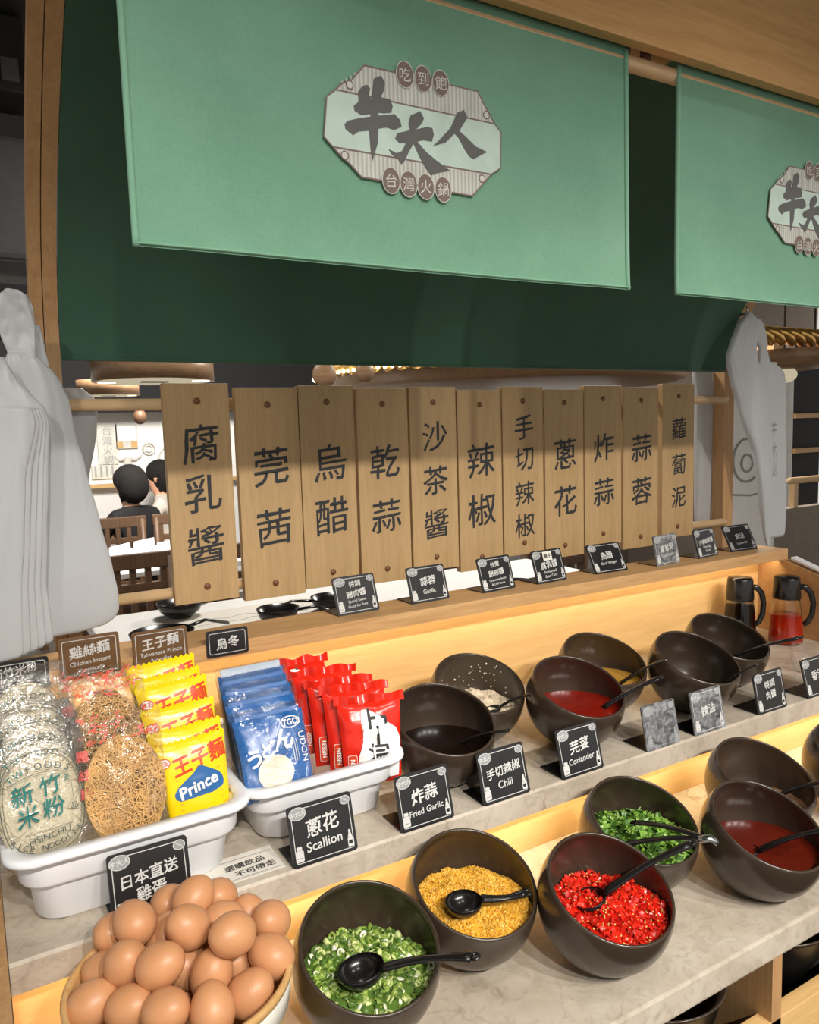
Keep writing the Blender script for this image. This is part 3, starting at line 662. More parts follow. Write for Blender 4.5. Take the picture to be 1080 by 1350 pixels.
# scallions
b = MB(); P = (-0.020, 0.010, 0.10, 0.006, 2.0); rr = heap_base(b, 'scal', P[0], P[1], P[2], P[3], 1, P[4])
for T in scatter(620, rr, *P):
    k = random.random(); q_ = random.random(); m = 0 if q_ < 0.40 else 1 if q_ < 0.70 else 2 if q_ < 0.93 else 3
    r0 = random.uniform(0.0030, 0.0060); L = random.uniform(0.0016, 0.0040)
    if k < 0.3: b.lathe([(r0 * 0.7, -L), (r0, -L), (r0, L), (r0 * 0.7, L), (r0 * 0.7, -L)], 8, m, T @ Matrix.Diagonal((1, random.uniform(0.5, 1), 1, 1)))
    else: b.ell((0, 0, 0), r0 * 1.3, r0 * 0.8, 0.0012, m, T, 7, 5)
tag(b.build('chopped_scallions', ['sg1', 'sg2', 'sg3', 'sg4'], None, BO['scal']), 'chopped green and white scallion rings in the bowl by the eggs', 'scallions', None, 'stuff')
# fried garlic
b = MB(); P = (-0.013, 0.010, 0.05, 0.004, 5.0); rr = heap_base(b, 'fg', P[0], P[1], P[2], P[3], 0, P[4])
for T in scatter(4200, rr, *P):
    k = random.random(); m = 0 if k < 0.55 else 1 if k < 0.8 else 2; r0 = random.uniform(0.0010, 0.0024); T = T @ Matrix.Translation((0, 0, 0)); T.translation.z += 0.0006
    b.add([(r0, 0, 0), (0, r0 * 1.2, 0), (-r0, 0, 0), (0, -r0 * .8, 0), (0, 0, r0), (0, 0, -r0)], [(0, 1, 4), (1, 2, 4), (2, 3, 4), (3, 0, 4), (1, 0, 5), (2, 1, 5), (3, 2, 5), (0, 3, 5)], m, False, T)
tag(b.build('fried_garlic', ['fg1', 'fg2', 'fg3'], None, BO['fg']), 'golden fried garlic granules heaped in a dark bowl', 'fried garlic', None, 'stuff')
# chopped chili
b = MB(); P = (-0.014, 0.012, 0.02, 0.007, 8.0); rr = heap_base(b, 'chili', P[0], P[1], P[2], P[3], 1, P[4])
for T in scatter(1500, rr, *P):
    k = random.random()
    if k < 0.76:
        T.translation.z += random.uniform(0, 0.002); r0 = random.uniform(0.0022, 0.0050); q = random.uniform(0.4, 0.9)
        b.add([(r0, 0, 0.0003), (r0 * .4, r0 * q, 0.0008), (-r0 * .7, r0 * q * .8, 0.0001), (-r0, -r0 * .2, -.0004), (-r0 * .2, -r0 * q, 0.0006), (r0 * .7, -r0 * .5, 0), (0, 0, 0.0012), (0, 0, -0.0008)],
              [(0, 1, 6), (1, 2, 6), (2, 3, 6), (3, 4, 6), (4, 5, 6), (5, 0, 6), (1, 0, 7), (2, 1, 7), (3, 2, 7), (4, 3, 7), (5, 4, 7), (0, 5, 7)], 0 if k < 0.62 else 1, False, T)
    else: b.ell((0, 0, 0.0016), 0.0014, 0.0011, 0.0006, 2, T, 6, 4)
tag(b.build('chopped_chili', ['ch1', 'ch2', 'ch3'], None, BO['chili']), 'chopped bright red chili with pale seeds in a dark bowl', 'chili', None, 'stuff')
# white garlic
b = MB(); P = (-0.024, 0.004, 0.12, 0.008, 11.0); rr = heap_base(b, 'wg', P[0], P[1], P[2], P[3], 0, P[4])
for T in scatter(700, rr, *P):
    r0 = random.uniform(0.001, 0.0026); b.ell((0, 0, 0), r0, r0 * .8, r0 * .6, 0, T, 6, 4)
for _ in range(60):    # specks on the inner wall
    a = random.uniform(0.15, PI - 0.15); e = random.uniform(-0.25, 0.42); Ri = R - 0.0046
    r0 = random.uniform(0.0006, 0.002) 
    b.ell((Ri * math.cos(a) * math.cos(e), Ri * math.sin(a) * math.cos(e), Ri * math.sin(e)), r0, r0, r0, 0, None, 6, 4)
tag(b.build('minced_garlic', ['garlicw'], None, BO['wg']), 'white minced garlic in the bowl against the lit panel', 'garlic', None, 'stuff')
# coriander
b = MB(); P = (-0.016, 0.014, 0.06, 0.006, 14.0); rr = heap_base(b, 'cor', P[0], P[1], P[2], P[3], 1, P[4])
for T in scatter(300, rr, *P, 0.88):
    T = T @ Matrix.Translation((0, 0, random.uniform(0, 0.006)))
    s_ = random.uniform(0.0075, 0.0135); m = 0 if random.random() < 0.62 else 1
    leaf = []
    for k in range(15):
        a = -0.4 * PI + 1.8 * PI * k / 14 - PI / 2 + 0.5 * PI; q = s_ * (0.62 + 0.38 * (k % 2)) * (0.75 + 0.35 * abs(math.cos(1.5 * a)))
        leaf.append((q * math.cos(a), q * math.sin(a), 0.0022 * math.sin(3 * a)))
    n_ = len(leaf)
    b.add([(0, 0, 0.001)] + leaf, [(0, i + 1, (i + 1) % n_ + 1) for i in range(n_)], m, False, T)
for T in scatter(30, rr, *P, 0.85):
    L = random.uniform(0.008, 0.018); b.tube([(-L, 0, 0.001), (0, 0, 0.003), (L, 0, 0.001)], 0.0008, 5, 2, T)
tag(b.build('coriander_leaves', ['co1', 'co2', 'co3'], None, BO['cor']), 'fresh green coriander leaves piled in a dark bowl', 'coriander', None, 'stuff')

# ---------------------------------------------------------------- spoons and tongs
def ladle(label, c, end, r=0.0225, loop=True, up=(0, 0, 1), hr=0.0044, flat=0.6, name='ladle', sag=0.004):
    c = Vector(c); end = Vector(end); t = thing(name, label, 'ladle', tuple(c), group='black ladles and spoons in the bowls')
    d = (end - c); dh = d.normalized(); upv = Vector(up).normalized(); ax = upv - dh * upv.dot(dh) * 0.6; ax.normalize()
    T = ax.to_track_quat('Z', 'Y').to_matrix().to_4x4(); prof = []
    for k in range(11): a = -PI / 2 + PI / 2 * k / 10; prof.append((r * math.cos(a) + 1e-5, r * 0.75 * math.sin(a)))
    prof += [(r - 0.0006, 0.0006), (r - 0.0016, 0)]
    for k in range(11): a = 0 - PI / 2 * k / 10; prof.append(((r - 0.0016) * math.cos(a) + 1e-5, (r * 0.75 - 0.0016) * math.sin(a)))
    MB().lathe(prof, 28, 0, T).build('scoop', 'blackp', t)
    s0 = (dh - ax * dh.dot(ax)).normalized() * (r - 0.001)
    pts = []
    for k in range(15):
        q = k / 14; p = s0.lerp(d, q) + ax * (sag * math.sin(q * PI)); pts.append(p)
    MB().tube(pts, [hr * (1.5 - 0.7 * q / 14 if q < 8 else 1.0 + 0.5 * (q - 8) / 6) for q in range(15)], 10, 0, None, True, flat).build('handle', 'blackp', t)
    if loop: MB().tube([d + dh * 0.004 * math.cos(a) + dh.cross(ax).normalized() * 0.0045 * math.sin(a) + dh * 0.004 for a in [2 * PI * k / 14 for k in range(15)]], 0.0018, 8).build('loop', 'blackp', t)
    return t
ladle('black ladle lying across the chopped scallions', (0.311, 0.664, 0.934), (0.391, 0.580, 0.966), 0.0245)
ladle('black ladle half sunk in the fried garlic', (0.461, 0.697, 0.936), (0.527, 0.668, 0.938), 0.022, True, sag=-0.003)
ladle('black ladle buried in the chopped chili', (0.598, 0.636, 0.925), (0.703, 0.580, 0.985), 0.020)
ladle('black spoon with round grip in the red sauce', (0.842, 0.880, 1.026), (0.926, 0.826, 1.076), 0.016, True)
ladle('flat black spoon in the yellow sauce', (0.955, 0.955, 1.022), (1.018, 0.890, 1.076), 0.013, False, hr=0.005, flat=0.35)
ladle('thin dark spoon resting on the soy sauce rim', (0.590, 0.912, 1.020), (0.632, 0.832, 1.056), 0.015, False, hr=0.0028)
ladle('thin dark spoon in the minced garlic', (0.716, 0.985, 1.024), (0.752, 0.926, 1.056), 0.015, False, hr=0.0028)
ladle('thin dark spoon in the bowl behind the glare-painted cards', (1.112, 0.868, 1.012), (1.145, 0.806, 1.064), 0.015, False, hr=0.0028)
ladle('long black ladle pointing from the bowl towards the oil bottles', (1.250, 0.955, 1.020), (1.308, 0.838, 1.076), 0.017, True, hr=0.0042)
ladle('black ladle in the dark red sauce', (0.868, 0.622, 0.905), (0.915, 0.534, 0.962), 0.017, True)
ladle('black ladle in the pale brown residue', (1.005, 0.700, 0.905), (1.034, 0.612, 0.962), 0.016, True)

t = thing('serving_tongs', 'black serving tongs with a steel spring end in the coriander', 'tongs', (0.745, 0.59, 0.975))
hinge = Vector((0, 0, 0))
A1, A2 = Vector((-0.020, 0.100, -0.018)), Vector((-0.055, 0.085, -0.032))
for a in (A1, A2):
    pts = [hinge.lerp(a, q / 8) + Vector((0, 0, 0.004 * math.sin(PI * q / 8))) for q in range(9)]
    MB().tube(pts, [0.0035, 0.005, 0.006, 0.006, 0.006, 0.0062, 0.0065, 0.0072, 0.006], 10, 0, None, True, 0.3).build('arm', 'blackp', t)
MB().tube([Vector((-0.006, 0.006, -0.002)), Vector((0.004, -0.004, 0.001)), Vector((0.009, -0.009, -0.004))], 0.0062, 12, 0, None, True, 0.6).build('spring', 'steel', t)

# ---------------------------------------------------------------- trays
def make_tray(label, x0, x1, y0, y1, z, h):
    cx, cy = (x0 + x1) / 2, (y0 + y1) / 2; W, D = (x1 - x0) / 2, (y1 - y0) / 2
    t = thing('food_tray', label, 'tray', (cx, cy, z), group='white noodle trays')
    def ringp(dx, r, zz, n=8):
        pts = []
        for sx, sy, a0 in ((1, 1, 0), (-1, 1, PI / 2), (-1, -1, PI), (1, -1, 1.5 * PI)):
            for k in range(n + 1):
                a = a0 + PI / 2 * k / n; pts.append((sx * (W - dx - r) + r * math.cos(a), sy * (D - dx - r) + r * math.sin(a), zz))
        return pts
    def loft(secs, close_top=False, close_bot=False):
        b = MB(); n = len(secs[0]); vs = [p for s_ in secs for p in s_]; fs = []
        for i in range(len(secs) - 1):
            for k in range(n): k2 = (k + 1) % n; fs.append((i * n + k, i * n + k2, (i + 1) * n + k2, (i + 1) * n + k))
        if close_bot: fs.append(tuple(reversed(range(n))))
        if close_top: fs.append(tuple((len(secs) - 1) * n + k for k in range(n)))
        return b.add(vs, fs, 0, True)
    # outer wall with the stacking shoulder, and inner wall
    body = loft([ringp(0.034, 0.03, 0.0), ringp(0.029, 0.03, 0.004), ringp(0.024, 0.03, h * 0.50), ringp(0.0225, 0.03, h * 0.53), ringp(0.0165, 0.03, h * 0.555), ringp(0.0145, 0.03, h * 0.60), ringp(0.0125, 0.03, h - 0.010), ringp(0.0125, 0.028, h - 0.004),
                 ringp(0.016, 0.028, h - 0.001), ringp(0.018, 0.027, h - 0.006), ringp(0.030, 0.025, h * 0.5), ringp(0.036, 0.02, 0.006)], True, True)
    body.build('tray_body', 'tray', t)
    loft([ringp(0.0155, 0.028, h - 0.004), ringp(0.0005, 0.034, h - 0.0065), ringp(0.0, 0.034, h - 0.004), ringp(0.001, 0.033, h + 0.001), ringp(0.003, 0.032, h + 0.0022), ringp(0.0145, 0.028, h + 0.0015), ringp(0.0175, 0.027, h - 0.004), ringp(0.0155, 0.028, h - 0.004)]).build('rim', 'tray', t)
    return t
make_tray('long white tray of vermicelli and yellow noodle packets', 0.001, 0.264, 0.826, 1.120, TM, 0.087)
make_tray('white tray of blue udon and red noodle packets', 0.258, 0.488, 0.852, 1.130, TM, 0.079)

# ---------------------------------------------------------------- noodle packets
def pillow(w, h, d, wbot=1.0, nx=20, nz=22, crimp=0.0, seed=0.0, wob=0.0):
    """pillow pack: local x across, z up from 0, front faces -Y; returns builder and front(x, z)"""
    def prof(u, v): return max(0.0, (1 - abs(u) ** 3.2)) ** 0.55 * max(0.0, (1 - abs(v) ** 3.6)) ** 0.6
    def wob_(x, z): return wob * noise.noise(Vector((x * 45 + seed, z * 45, seed * 1.7)))
    def front(x, z):
        v = max(-1, min(1, 2 * z / h - 1)); sc = wbot + (1 - wbot) * (v + 1) / 2
        u = max(-1, min(1, x / (w / 2 * sc))); q = prof(u, v)
        return -(d / 2) * q - wob_(x, z) * q
    b = MB(); vs = []; fs = []
    for side in (0, 1):
        for i in range(nz + 1):
            v = -1 + 2 * i / nz; z = h * i / nz; sc = wbot + (1 - wbot) * (v + 1) / 2
            for j in range(nx + 1):
                u = -1 + 2 * j / nx; x = u * w / 2 * sc * (1 - 0.02 * (1 - abs(v)))
                y = front(x, z) if side == 0 else (d / 2) * prof(u, v)
                zz = z + (crimp * (1 if j % 2 else -1) if i in (0, nz) else 0)
                vs.append((x, y + 0.001 * side, zz))
    st = (nx + 1) * (nz + 1)
    for i in range(nz):
        for j in range(nx):
            a = i * (nx + 1) + j; fs.append((a, a + 1, a + nx + 2, a + nx + 1)); a += st; fs.append((a, a + nx + 1, a + nx + 2, a + 1))
    b.add(vs, fs, 0, True); return b, front
def drape(b, front, off=-0.0008, n0=0):
    b.v = b.v[:n0] + [(x, front(x, z) + off + y, z) for x, y, z in b.v[n0:]]; return b
deg = math.radians
def band_fill(b, rows, y, m, nx=10):
    """rows: (z, xleft, xright) from top to bottom, resampled finely so that it drapes"""
    fine = []
    for i in range(len(rows) - 1):
        for q in range(4): t_ = q / 4; fine.append(tuple(rows[i][k] * (1 - t_) + rows[i + 1][k] * t_ for k in range(3)))
    fine.append(rows[-1]); vs = []; fs = []
    for z, a, c in fine: vs += [(a + (c - a) * k / nx, y, z) for k in range(nx + 1)]
    for i in range(len(fine) - 1):
        for k in range(nx): p = i * (nx + 1) + k; fs.append((p + nx + 1, p + nx + 2, p + 1, p))
    b.add(vs, fs, m, False)
def noodle_strands(b, n, rx, rz, d, r, m, cz, curl=0.006, sides=4, seg=26, seed=0):
    rnd = random.Random(seed)
    for _ in range(n):
        a = rnd.random() * 2 * PI; q = math.sqrt(rnd.random()) * 0.9
        x, z = q * math.cos(a) * rx, q * math.sin(a) * rz; ang = rnd.random() * 2 * PI; dep = rnd.uniform(-1, 1)
        pts = []; ph = rnd.random() * 6.3; k0 = rnd.uniform(-0.25, 0.25)
        for i in range(seg):
            pts.append((x, -d / 2 * math.sqrt(max(0.02, 1 - (x / rx) ** 2 * 0.7 - (z / rz) ** 2 * 0.7)) * (0.65 + 0.35 * dep) + 0.0012 * math.sin(i * 1.7 + ph), cz + z))
            ang += k0 + rnd.uniform(-0.5, 0.5) + 0.35 * math.sin(i * 0.9 + ph)
            x += curl * math.cos(ang); z += curl * math.sin(ang)
            e = (x / rx) ** 2 + (z / rz) ** 2
            if e > 1: x /= math.sqrt(e); z /= math.sqrt(e); ang += 1.2
        b.tube(pts, r, sides, m, None, False)

# yellow prince noodle packets (six, one behind the other)
def prince(i, label, y, zt, lean, xoff, full):
    h = 0.112; w = 0.089; d = 0.020
    t = thing('noodle_packet', label, 'noodle packet', (0.212 + xoff, y, zt + 0.012 - h * math.cos(deg(lean))), (-deg(lean), deg(-3), deg(random.uniform(-3, 3))), 'yellow noodle packets in the tray')
    b, fr = pillow(w, h, d, 0.74, 26, 22, 0.0014, i * 3.1, 0.0022)
    b.build('wrapper', 'yellow', t)
    p = MB()
    p.text('王子麵', 0.0235, 0.008, h - 0.024, 0, 0, None, 0.03, 0.10, 0.03, 0.06, maxw=0.064)
    p.oval(-0.0335, h - 0.021, 0.0078, 0.006, 0, 0); p.oval(-0.0335, h - 0.021, 0.0066, 0.0049, -0.0002, 1); p.text('味王', 0.0062, -0.0335, h - 0.021, -0.0004, 0, None, 0.02)
    if full:
        for k in range(7):
            z = h - 0.044 - k * 0.0068; p.poly([(-0.038, z), (-0.020, z), (-0.020, z + 0.0012), (-0.038, z + 0.0012)], 0, 2); p.poly([(0.026, z + 0.002), (0.040, z + 0.002), (0.040, z + 0.0032), (0.026, z + 0.0032)], 0, 2)
        band_fill(p, [(h - 0.0335, 0.004, 0.008), (h - 0.040, -0.003, 0.018), (h - 0.046, -0.014, 0.027), (h - 0.052, -0.023, 0.0305), (h - 0.058, -0.0275, 0.031), (h - 0.063, -0.027, 0.029), (h - 0.067, -0.022, 0.016)], -0.0003, 3)   # plain blue badge
        p.text('Prince', 0.0185, 0.001, h - 0.0545, -0.0010, 1, None, 0.035, 0.14, 0.02, 0.08, maxw=0.052)
    drape(p, fr); p.build('print', ['yred', 'ywhite', 'yorange', 'yblue'], t)
yl = [('foremost yellow 王子麵 noodle packet, fully showing its blue Prince badge', 0.869, 1.11, 16, 0, True),
      ('yellow 王子麵 packet second from the front of the pile', 0.886, 1.121, 15, -0.001, False),
      ('yellow 王子麵 packet third from the front, title wholly showing', 0.908, 1.141, 14, -0.003, False),
      ('yellow 王子麵 packet fourth from the front of the pile', 0.934, 1.163, 14, -0.003, False),
      ('yellow 王子麵 packet fifth from the front, second to last', 0.959, 1.167, 14, -0.004, False),
      ('rearmost yellow 王子麵 packet under the shelf lip', 0.984, 1.178, 14, -0.004, False)]
for i, a in enumerate(yl): prince(i, *a)

# chicken vermicelli in clear bags with red print
def chicken(label, x, y, z, lean, seed, n):
    t = thing('vermicelli_bag', label, 'noodle bag', (x, y, z), (-deg(lean), 0, deg(2)), 'clear bags of curly vermicelli')
    b = MB(); b.ell((0, 0, 0.062), 0.038, 0.007, 0.054, 1, None, 24, 16); noodle_strands(b, n, 0.0425, 0.060, 0.034, 0.00085, 0, 0.062, 0.0042, 4, 40, seed)
    o = b.build('noodle_cake', ['noodle', 'muraltan'], t); o['kind'] = 'stuff'
    b, fr = pillow(0.098, 0.150, 0.034, 0.92, 26, 30, 0.002, seed * 1.0, 0.006); b.build('clear_film', 'film', t)
    p = MB()
    for k in range(46):
        x0 = random.uniform(-0.046, 0.042); z0 = random.uniform(0.118, 0.147); L = random.uniform(0.003, 0.009); a0 = random.uniform(-0.4, 1.2)
        p.outline([(x0 + L * q / 4 * math.cos(a0) , z0 + L * q / 4 * math.sin(a0) + 0.0012 * math.sin(q * 1.5)) for q in range(5)], random.uniform(0.0006, 0.0014), 0, k % 2, None, False)
    for k, ch in enumerate('雞絲麵'): p.text(ch, 0.013, -0.041, 0.108 - k * 0.020, 0, 1, None, 0.03, 0.05, 0.05)
    drape(p, fr, -0.0006); p.build('print', ['redprint', 'pinkprint'], t)
chicken('clear bag of curly golden vermicelli at the front of the tray', 0.129, 0.863, 1.028, 15, 3, 230)
chicken('clear bag of curly vermicelli leaning behind the front one', 0.124, 0.925, 1.060, 15, 5, 120)
chicken('crumpled clear vermicelli bag with orange print at the back', 0.128, 0.985, 1.046, 12, 9, 60)

# rice vermicelli pads in printed clear bags
def rice(i, label, y, z, lean):
    t = thing('rice_noodle_bag', label, 'noodle bag', (0.047 - 0.001 * i, y, z + (0.018 if i == 0 else 0.012)), (-deg(lean), deg(-2), deg(1)), 'printed bags of rice vermicelli')
    b = MB(); b.ell((0, 0, 0.060), 0.043, 0.009, 0.060, 0, None, 28, 18); noodle_strands(b, 55 if i == 0 else 25, 0.0435, 0.061, 0.020, 0.0005, 1, 0.060, 0.005, 3, 22, 40 + i)
    o = b.build('noodle_pad', ['ricep', 'ricen'], t); o['kind'] = 'stuff'
    b, fr = pillow(0.100, 0.138, 0.030, 0.95, 24, 28, 0.001, 20 + i, 0.003); b.build('clear_film', 'filmbag', t)
    p = MB(); oc = lambda s_: [(sx * s_, 0.064 + sz * s_) for sx, sz in ((-0.020, 0.056), (0.020, 0.056), (0.040, 0.032), (0.040, -0.030), (0.020, -0.052), (-0.020, -0.052), (-0.040, -0.030), (-0.040, 0.032))]
    def smooth(ps):
        for _ in range(2):
            q = []
            for k in range(len(ps)):
                a, c = ps[k], ps[(k + 1) % len(ps)]; q += [(a[0] * .75 + c[0] * .25, a[1] * .75 + c[1] * .25), (a[0] * .25 + c[0] * .75, a[1] * .25 + c[1] * .75)]
            ps = q
        return ps
    p.outline(smooth(oc(1.0)), 0.0007, 0, 1); p.outline(smooth(oc(0.93)), 0.0005, 0, 1)
    word = 'TWFOODS'
    for k, ch in enumerate(word):
        a = (k - 3) * 0.19; p.text(ch, 0.0098, 0.052 * math.sin(a), 0.0525 + 0.052 * math.cos(a), 0, 0 if k < 2 else 1, None, 0.01, 0, 0, -a)
    p.outline([(-0.031 + 0.062 * k / 10, 0.0905 + 0.007 * math.sin(PI * k / 10)) for k in range(11)], 0.0006, 0, 1, None, False)
    if i < 1:
        for ch, x, zz in (('新', -0.018, 0.079), ('竹', 0.009, 0.083), ('米', -0.015, 0.056), ('粉', 0.010, 0.059)): p.text(ch, 0.0225, x, zz, 0, 0, None, 0.012, 0.14, 0.04)
        p.text('美', 0.007, 0.026, 0.086, 0, 0); p.text('品', 0.008, 0.030, 0.055, 0, 1); p.outline([(0.030, 0.080), (0.030, 0.062)], 0.0005, 0, 1, None, False)
        p.outline([(-0.020, 0.0375), (0.026, 0.0375)], 0.0005, 0, 1, None, False); p.text('HSINCHU', 0.0095, 0.003, 0.0315, 0, 1, None, 0.0, 0.05, 0, 0.05)
        w2 = 'RICE NOODLES'
        for k, ch in enumerate(w2):
            if ch == ' ': continue
            a = (k - 5.5) * 0.125; p.text(ch, 0.0085, 0.050 * math.sin(a), 0.0665 - 0.050 * math.cos(a) + 0.004, 0, 1, None, 0, 0, 0, a)
    drape(p, fr, -0.0007); p.build('print', ['teal', 'dkprint'], t)
rc = [('foremost bag of rice vermicelli printed 新竹米粉 in teal', 0.868, 1.013, 14),
      ('bag of rice vermicelli second from the front, only its arched title showing', 0.882, 1.029, 14),
      ('bag of rice vermicelli third from the front', 0.895, 1.042, 14),
      ('bag of rice vermicelli fourth from the front, stapled title on top', 0.915, 1.057, 14),
      ('rearmost pale bag of rice vermicelli near the shelf plates', 0.962, 1.069, 12)]
for i, a in enumerate(rc): rice(i, *a)

# blue udon packets
def udon(i, label, x, y, zt, lean):
    h, w, d = 0.100, 0.094, 0.026
    t = thing('udon_packet', label, 'noodle packet', (x, y, zt - h * math.cos(deg(lean))), (-deg(lean), 0, deg(random.uniform(-2, 2))), 'blue udon packets in the tray')
    b, fr = pillow(w, h, d, 0.94, 22, 22, 0.0, 50 + i, 0.003); b.build('wrapper', 'blue', t)
    b2, fr2 = pillow(w + 0.008, h + 0.012, d + 0.004, 0.96, 24, 24, 0.001, 60 + i, 0.005); o = b2.build('clear_film', 'film', t); o.location = (0, 0, -0.001)
    MB().box(-w / 2 + 0.004, w / 2 - 0.004, -0.0012, 0.0012, h - 0.004, h + (0.004 if i < 4 else 0.009), 0, 0.0006).build('top_seal', 'blue' if i < 4 else 'silver', t)
    if i == 0:
        p = MB(); [p.text(ch, sz, px_, h - pz_, 0, 0, None, 0.03, 0.12, 0.04) for ch, sz, px_, pz_ in (('う', 0.024, -0.030, 0.050), ('ど', 0.021, -0.011, 0.042), ('ん', 0.029, 0.010, 0.034))]; p.text('UDON', 0.0125, 0.036, h - 0.048, 0, 0, None, 0.0, 0, 0, -PI / 2)
        p.ring(0.024, h - 0.015, 0.013, 0.007, 0.0012, 0, 0); p.text('TGO!', 0.0105, 0.025, h - 0.015, -0.0002, 0, None, 0.03)
        for k in range(3): p.poly([(0.020 + k * 0.003, h - 0.064), (0.0212 + k * 0.003, h - 0.064), (0.0212 + k * 0.003, h - 0.038), (0.020 + k * 0.003, h - 0.038)], 0, 2)
        band_fill(p, [(h - 0.071 + 0.021 * math.cos(PI * q / 10), -0.006 - 0.023 * math.sin(PI * q / 10) - 1e-4, -0.006 + 0.023 * math.sin(PI * q / 10) + 1e-4) for q in range(11)], 0, 1)
        for k in range(10): p.outline([(-0.024 + q * 0.0052 , h - 0.086 + k * 0.0036 + 0.003 * math.sin(q * 1.1 + k * 2)) for q in range(8)], 0.0004, -0.0004, 3, None, False)
        drape(p, fr, -0.0022); p.build('print', ['ywhite', 'udonn', 'silver', 'ricep'], t)
ud = [('foremost blue udon packet with white うどん lettering', 0.311, 0.874, 1.123, 24),
      ('blue udon packet second from the front', 0.311, 0.9, 1.136, 22),
      ('blue udon packet third from the front', 0.314, 0.926, 1.143, 21),
      ('blue udon packet fourth from the front', 0.318, 0.952, 1.149, 20),
      ('rearmost blue udon packet with the silver seal', 0.324, 0.982, 1.152, 18)]
for i, a in enumerate(ud): udon(i, *a)

# red noodle packets
def redpack(i, label, x, y, zt, lean, rz):
    h, w, d = 0.108, 0.088, 0.026
    t = thing('instant_noodle_packet', label, 'noodle packet', (x, y, zt - h * math.cos(deg(lean))), (-deg(lean), 0, deg(rz)), 'red noodle packets in the tray')
    b, fr = pillow(w, h, d, 0.88, 22, 22, 0.0, 80 + i, 0.005); b.build('wrapper', 'red', t)
    z = MB(); n_ = 22; vs = []
    for k in range(n_ + 1):
        x_ = -w / 2 - 0.004 + (w + 0.010) * k / n_; vs += [(x_, 0.003 * math.sin(k * 1.3), h - 0.002), (x_, 0.005 * math.sin(k * 0.9 + i), h + 0.010 + 0.002 * math.sin(k * 0.7 + i))]
    z.add(vs, [(2 * k, 2 * k + 2, 2 * k + 3, 2 * k + 1) for k in range(n_)]); z.build('top_seal', 'red', t)
    p = MB()
    band_fill(p, [(h - 0.008, -0.012, -0.004), (h - 0.016, -0.013, 0.010), (h - 0.026, -0.014, 0.021), (h - 0.036, -0.012, 0.034), (h - 0.050, -0.013, 0.039), (h - 0.066, -0.019, 0.038), (h - 0.080, -0.021, 0.036), (h - 0.100, -0.016, 0.034)], 0, 0)
    for k, ch in enumerate('丁一前出'): p.text(ch, 0.029, 0.008, h - 0.020 - k * 0.0235, -0.0006, 1, None, 0.03, 0.05, 0.04, PI / 2)
    for k, ch in enumerate('麻油味'): p.text(ch, 0.0055, -0.0135, h - 0.026 - k * 0.008, -0.0005, 2)
    p.poly(rrect(-0.034, -0.022, h - 0.100, h - 0.066, 0.002, 2), -0.0004, 0); p.poly(rrect(-0.0335, -0.0225, h - 0.0995, h - 0.0665, 0.002, 2), -0.0006, 2); p.text('NISSIN', 0.008, -0.028, h - 0.083, -0.0009, 0, None, 0.03, 0, 0, PI / 2)
    drape(p, fr, -0.0016); p.build('print', ['ywhite', 'ink', 'yred'], t)
rd = [('foremost red 出前一丁 noodle packet turned towards the blue udon', 0.446, 0.888, 1.113, 10, -16),
      ('red noodle packet tucked second from the front', 0.436, 0.912, 1.124, 10, -14),
      ('red noodle packet third from the front', 0.425, 0.936, 1.129, 10, -12),
      ('red noodle packet fourth from the front, its corner sticking up', 0.414, 0.962, 1.138, 12, -10),
      ('rearmost red and white noodle packet lying far back', 0.398, 0.995, 1.14, 26, -4)]
for i, a in enumerate(rd): redpack(i, *a)

# ---------------------------------------------------------------- eggs in the bucket
t = thing('egg_bucket', 'round yellow and white bucket with wooden rim full of brown eggs', 'bucket', (0.14, 0.6975, TF))
MB().lathe([(0.001, 0.002), (0.080, 0.0), (0.084, 0.003), (0.0965, 0.098)], 64).build('bucket_body', 'buckety', t)
MB().lathe([(0.0962, 0.092), (0.1000, 0.093), (0.1030, 0.122), (0.1000, 0.1225)], 64).build('white_band', 'bucketw', t)
MB().lathe([(0.1000, 0.120), (0.1040, 0.121), (0.1048, 0.127), (0.1030, 0.1295), (0.0995, 0.129), (0.0980, 0.124), (0.0950, 0.098), (0.080, 0.006), (0.001, 0.006)], 64).build('rim', 'bucketrim', t)
EG = [(0.0936,0.7734,0.9896),(0.1087,0.7456,1.0116),(0.1498,0.7827,0.9947),(0.167,0.7478,1.0143),(0.1966,0.7649,0.9955),(0.1386,0.7464,0.9865),(0.1504,0.7052,1.0147),(0.1882,0.7187,0.9979),(0.1821,0.6688,1.016),(0.2198,0.7383,0.9803),(0.2314,0.7034,0.9917),(0.2187,0.6687,0.9807),(0.0799,0.7426,0.9723),(0.0941,0.7133,0.9955),(0.1197,0.6836,1.0011),(0.1453,0.7088,0.9746),(0.1628,0.6743,0.9818),(0.1942,0.6979,0.964),(0.1899,0.6451,0.97),(0.0626,0.7078,0.9712),(0.0901,0.6802,0.9737),(0.1157,0.6507,0.9796),(0.1465,0.7287,0.9401),(0.1521,0.6362,0.9759)]
me0 = MB().ell((0, 0, 0), 0.0199, 0.0199, 0.0236, 0, None, 28, 18, 0.09).build('brown_egg', 'egg')
for i, p in enumerate(EG):
    o = me0 if i == 0 else me0.copy()
    if i: C.objects.link(o)
    o.location = p; o.rotation_euler = (random.uniform(-1.2, 1.2), random.uniform(-1.2, 1.2), random.random() * 6)
    tag(o, 'smooth brown hen egg in the pile heaped in the bucket', 'egg', 'brown eggs in the bucket')

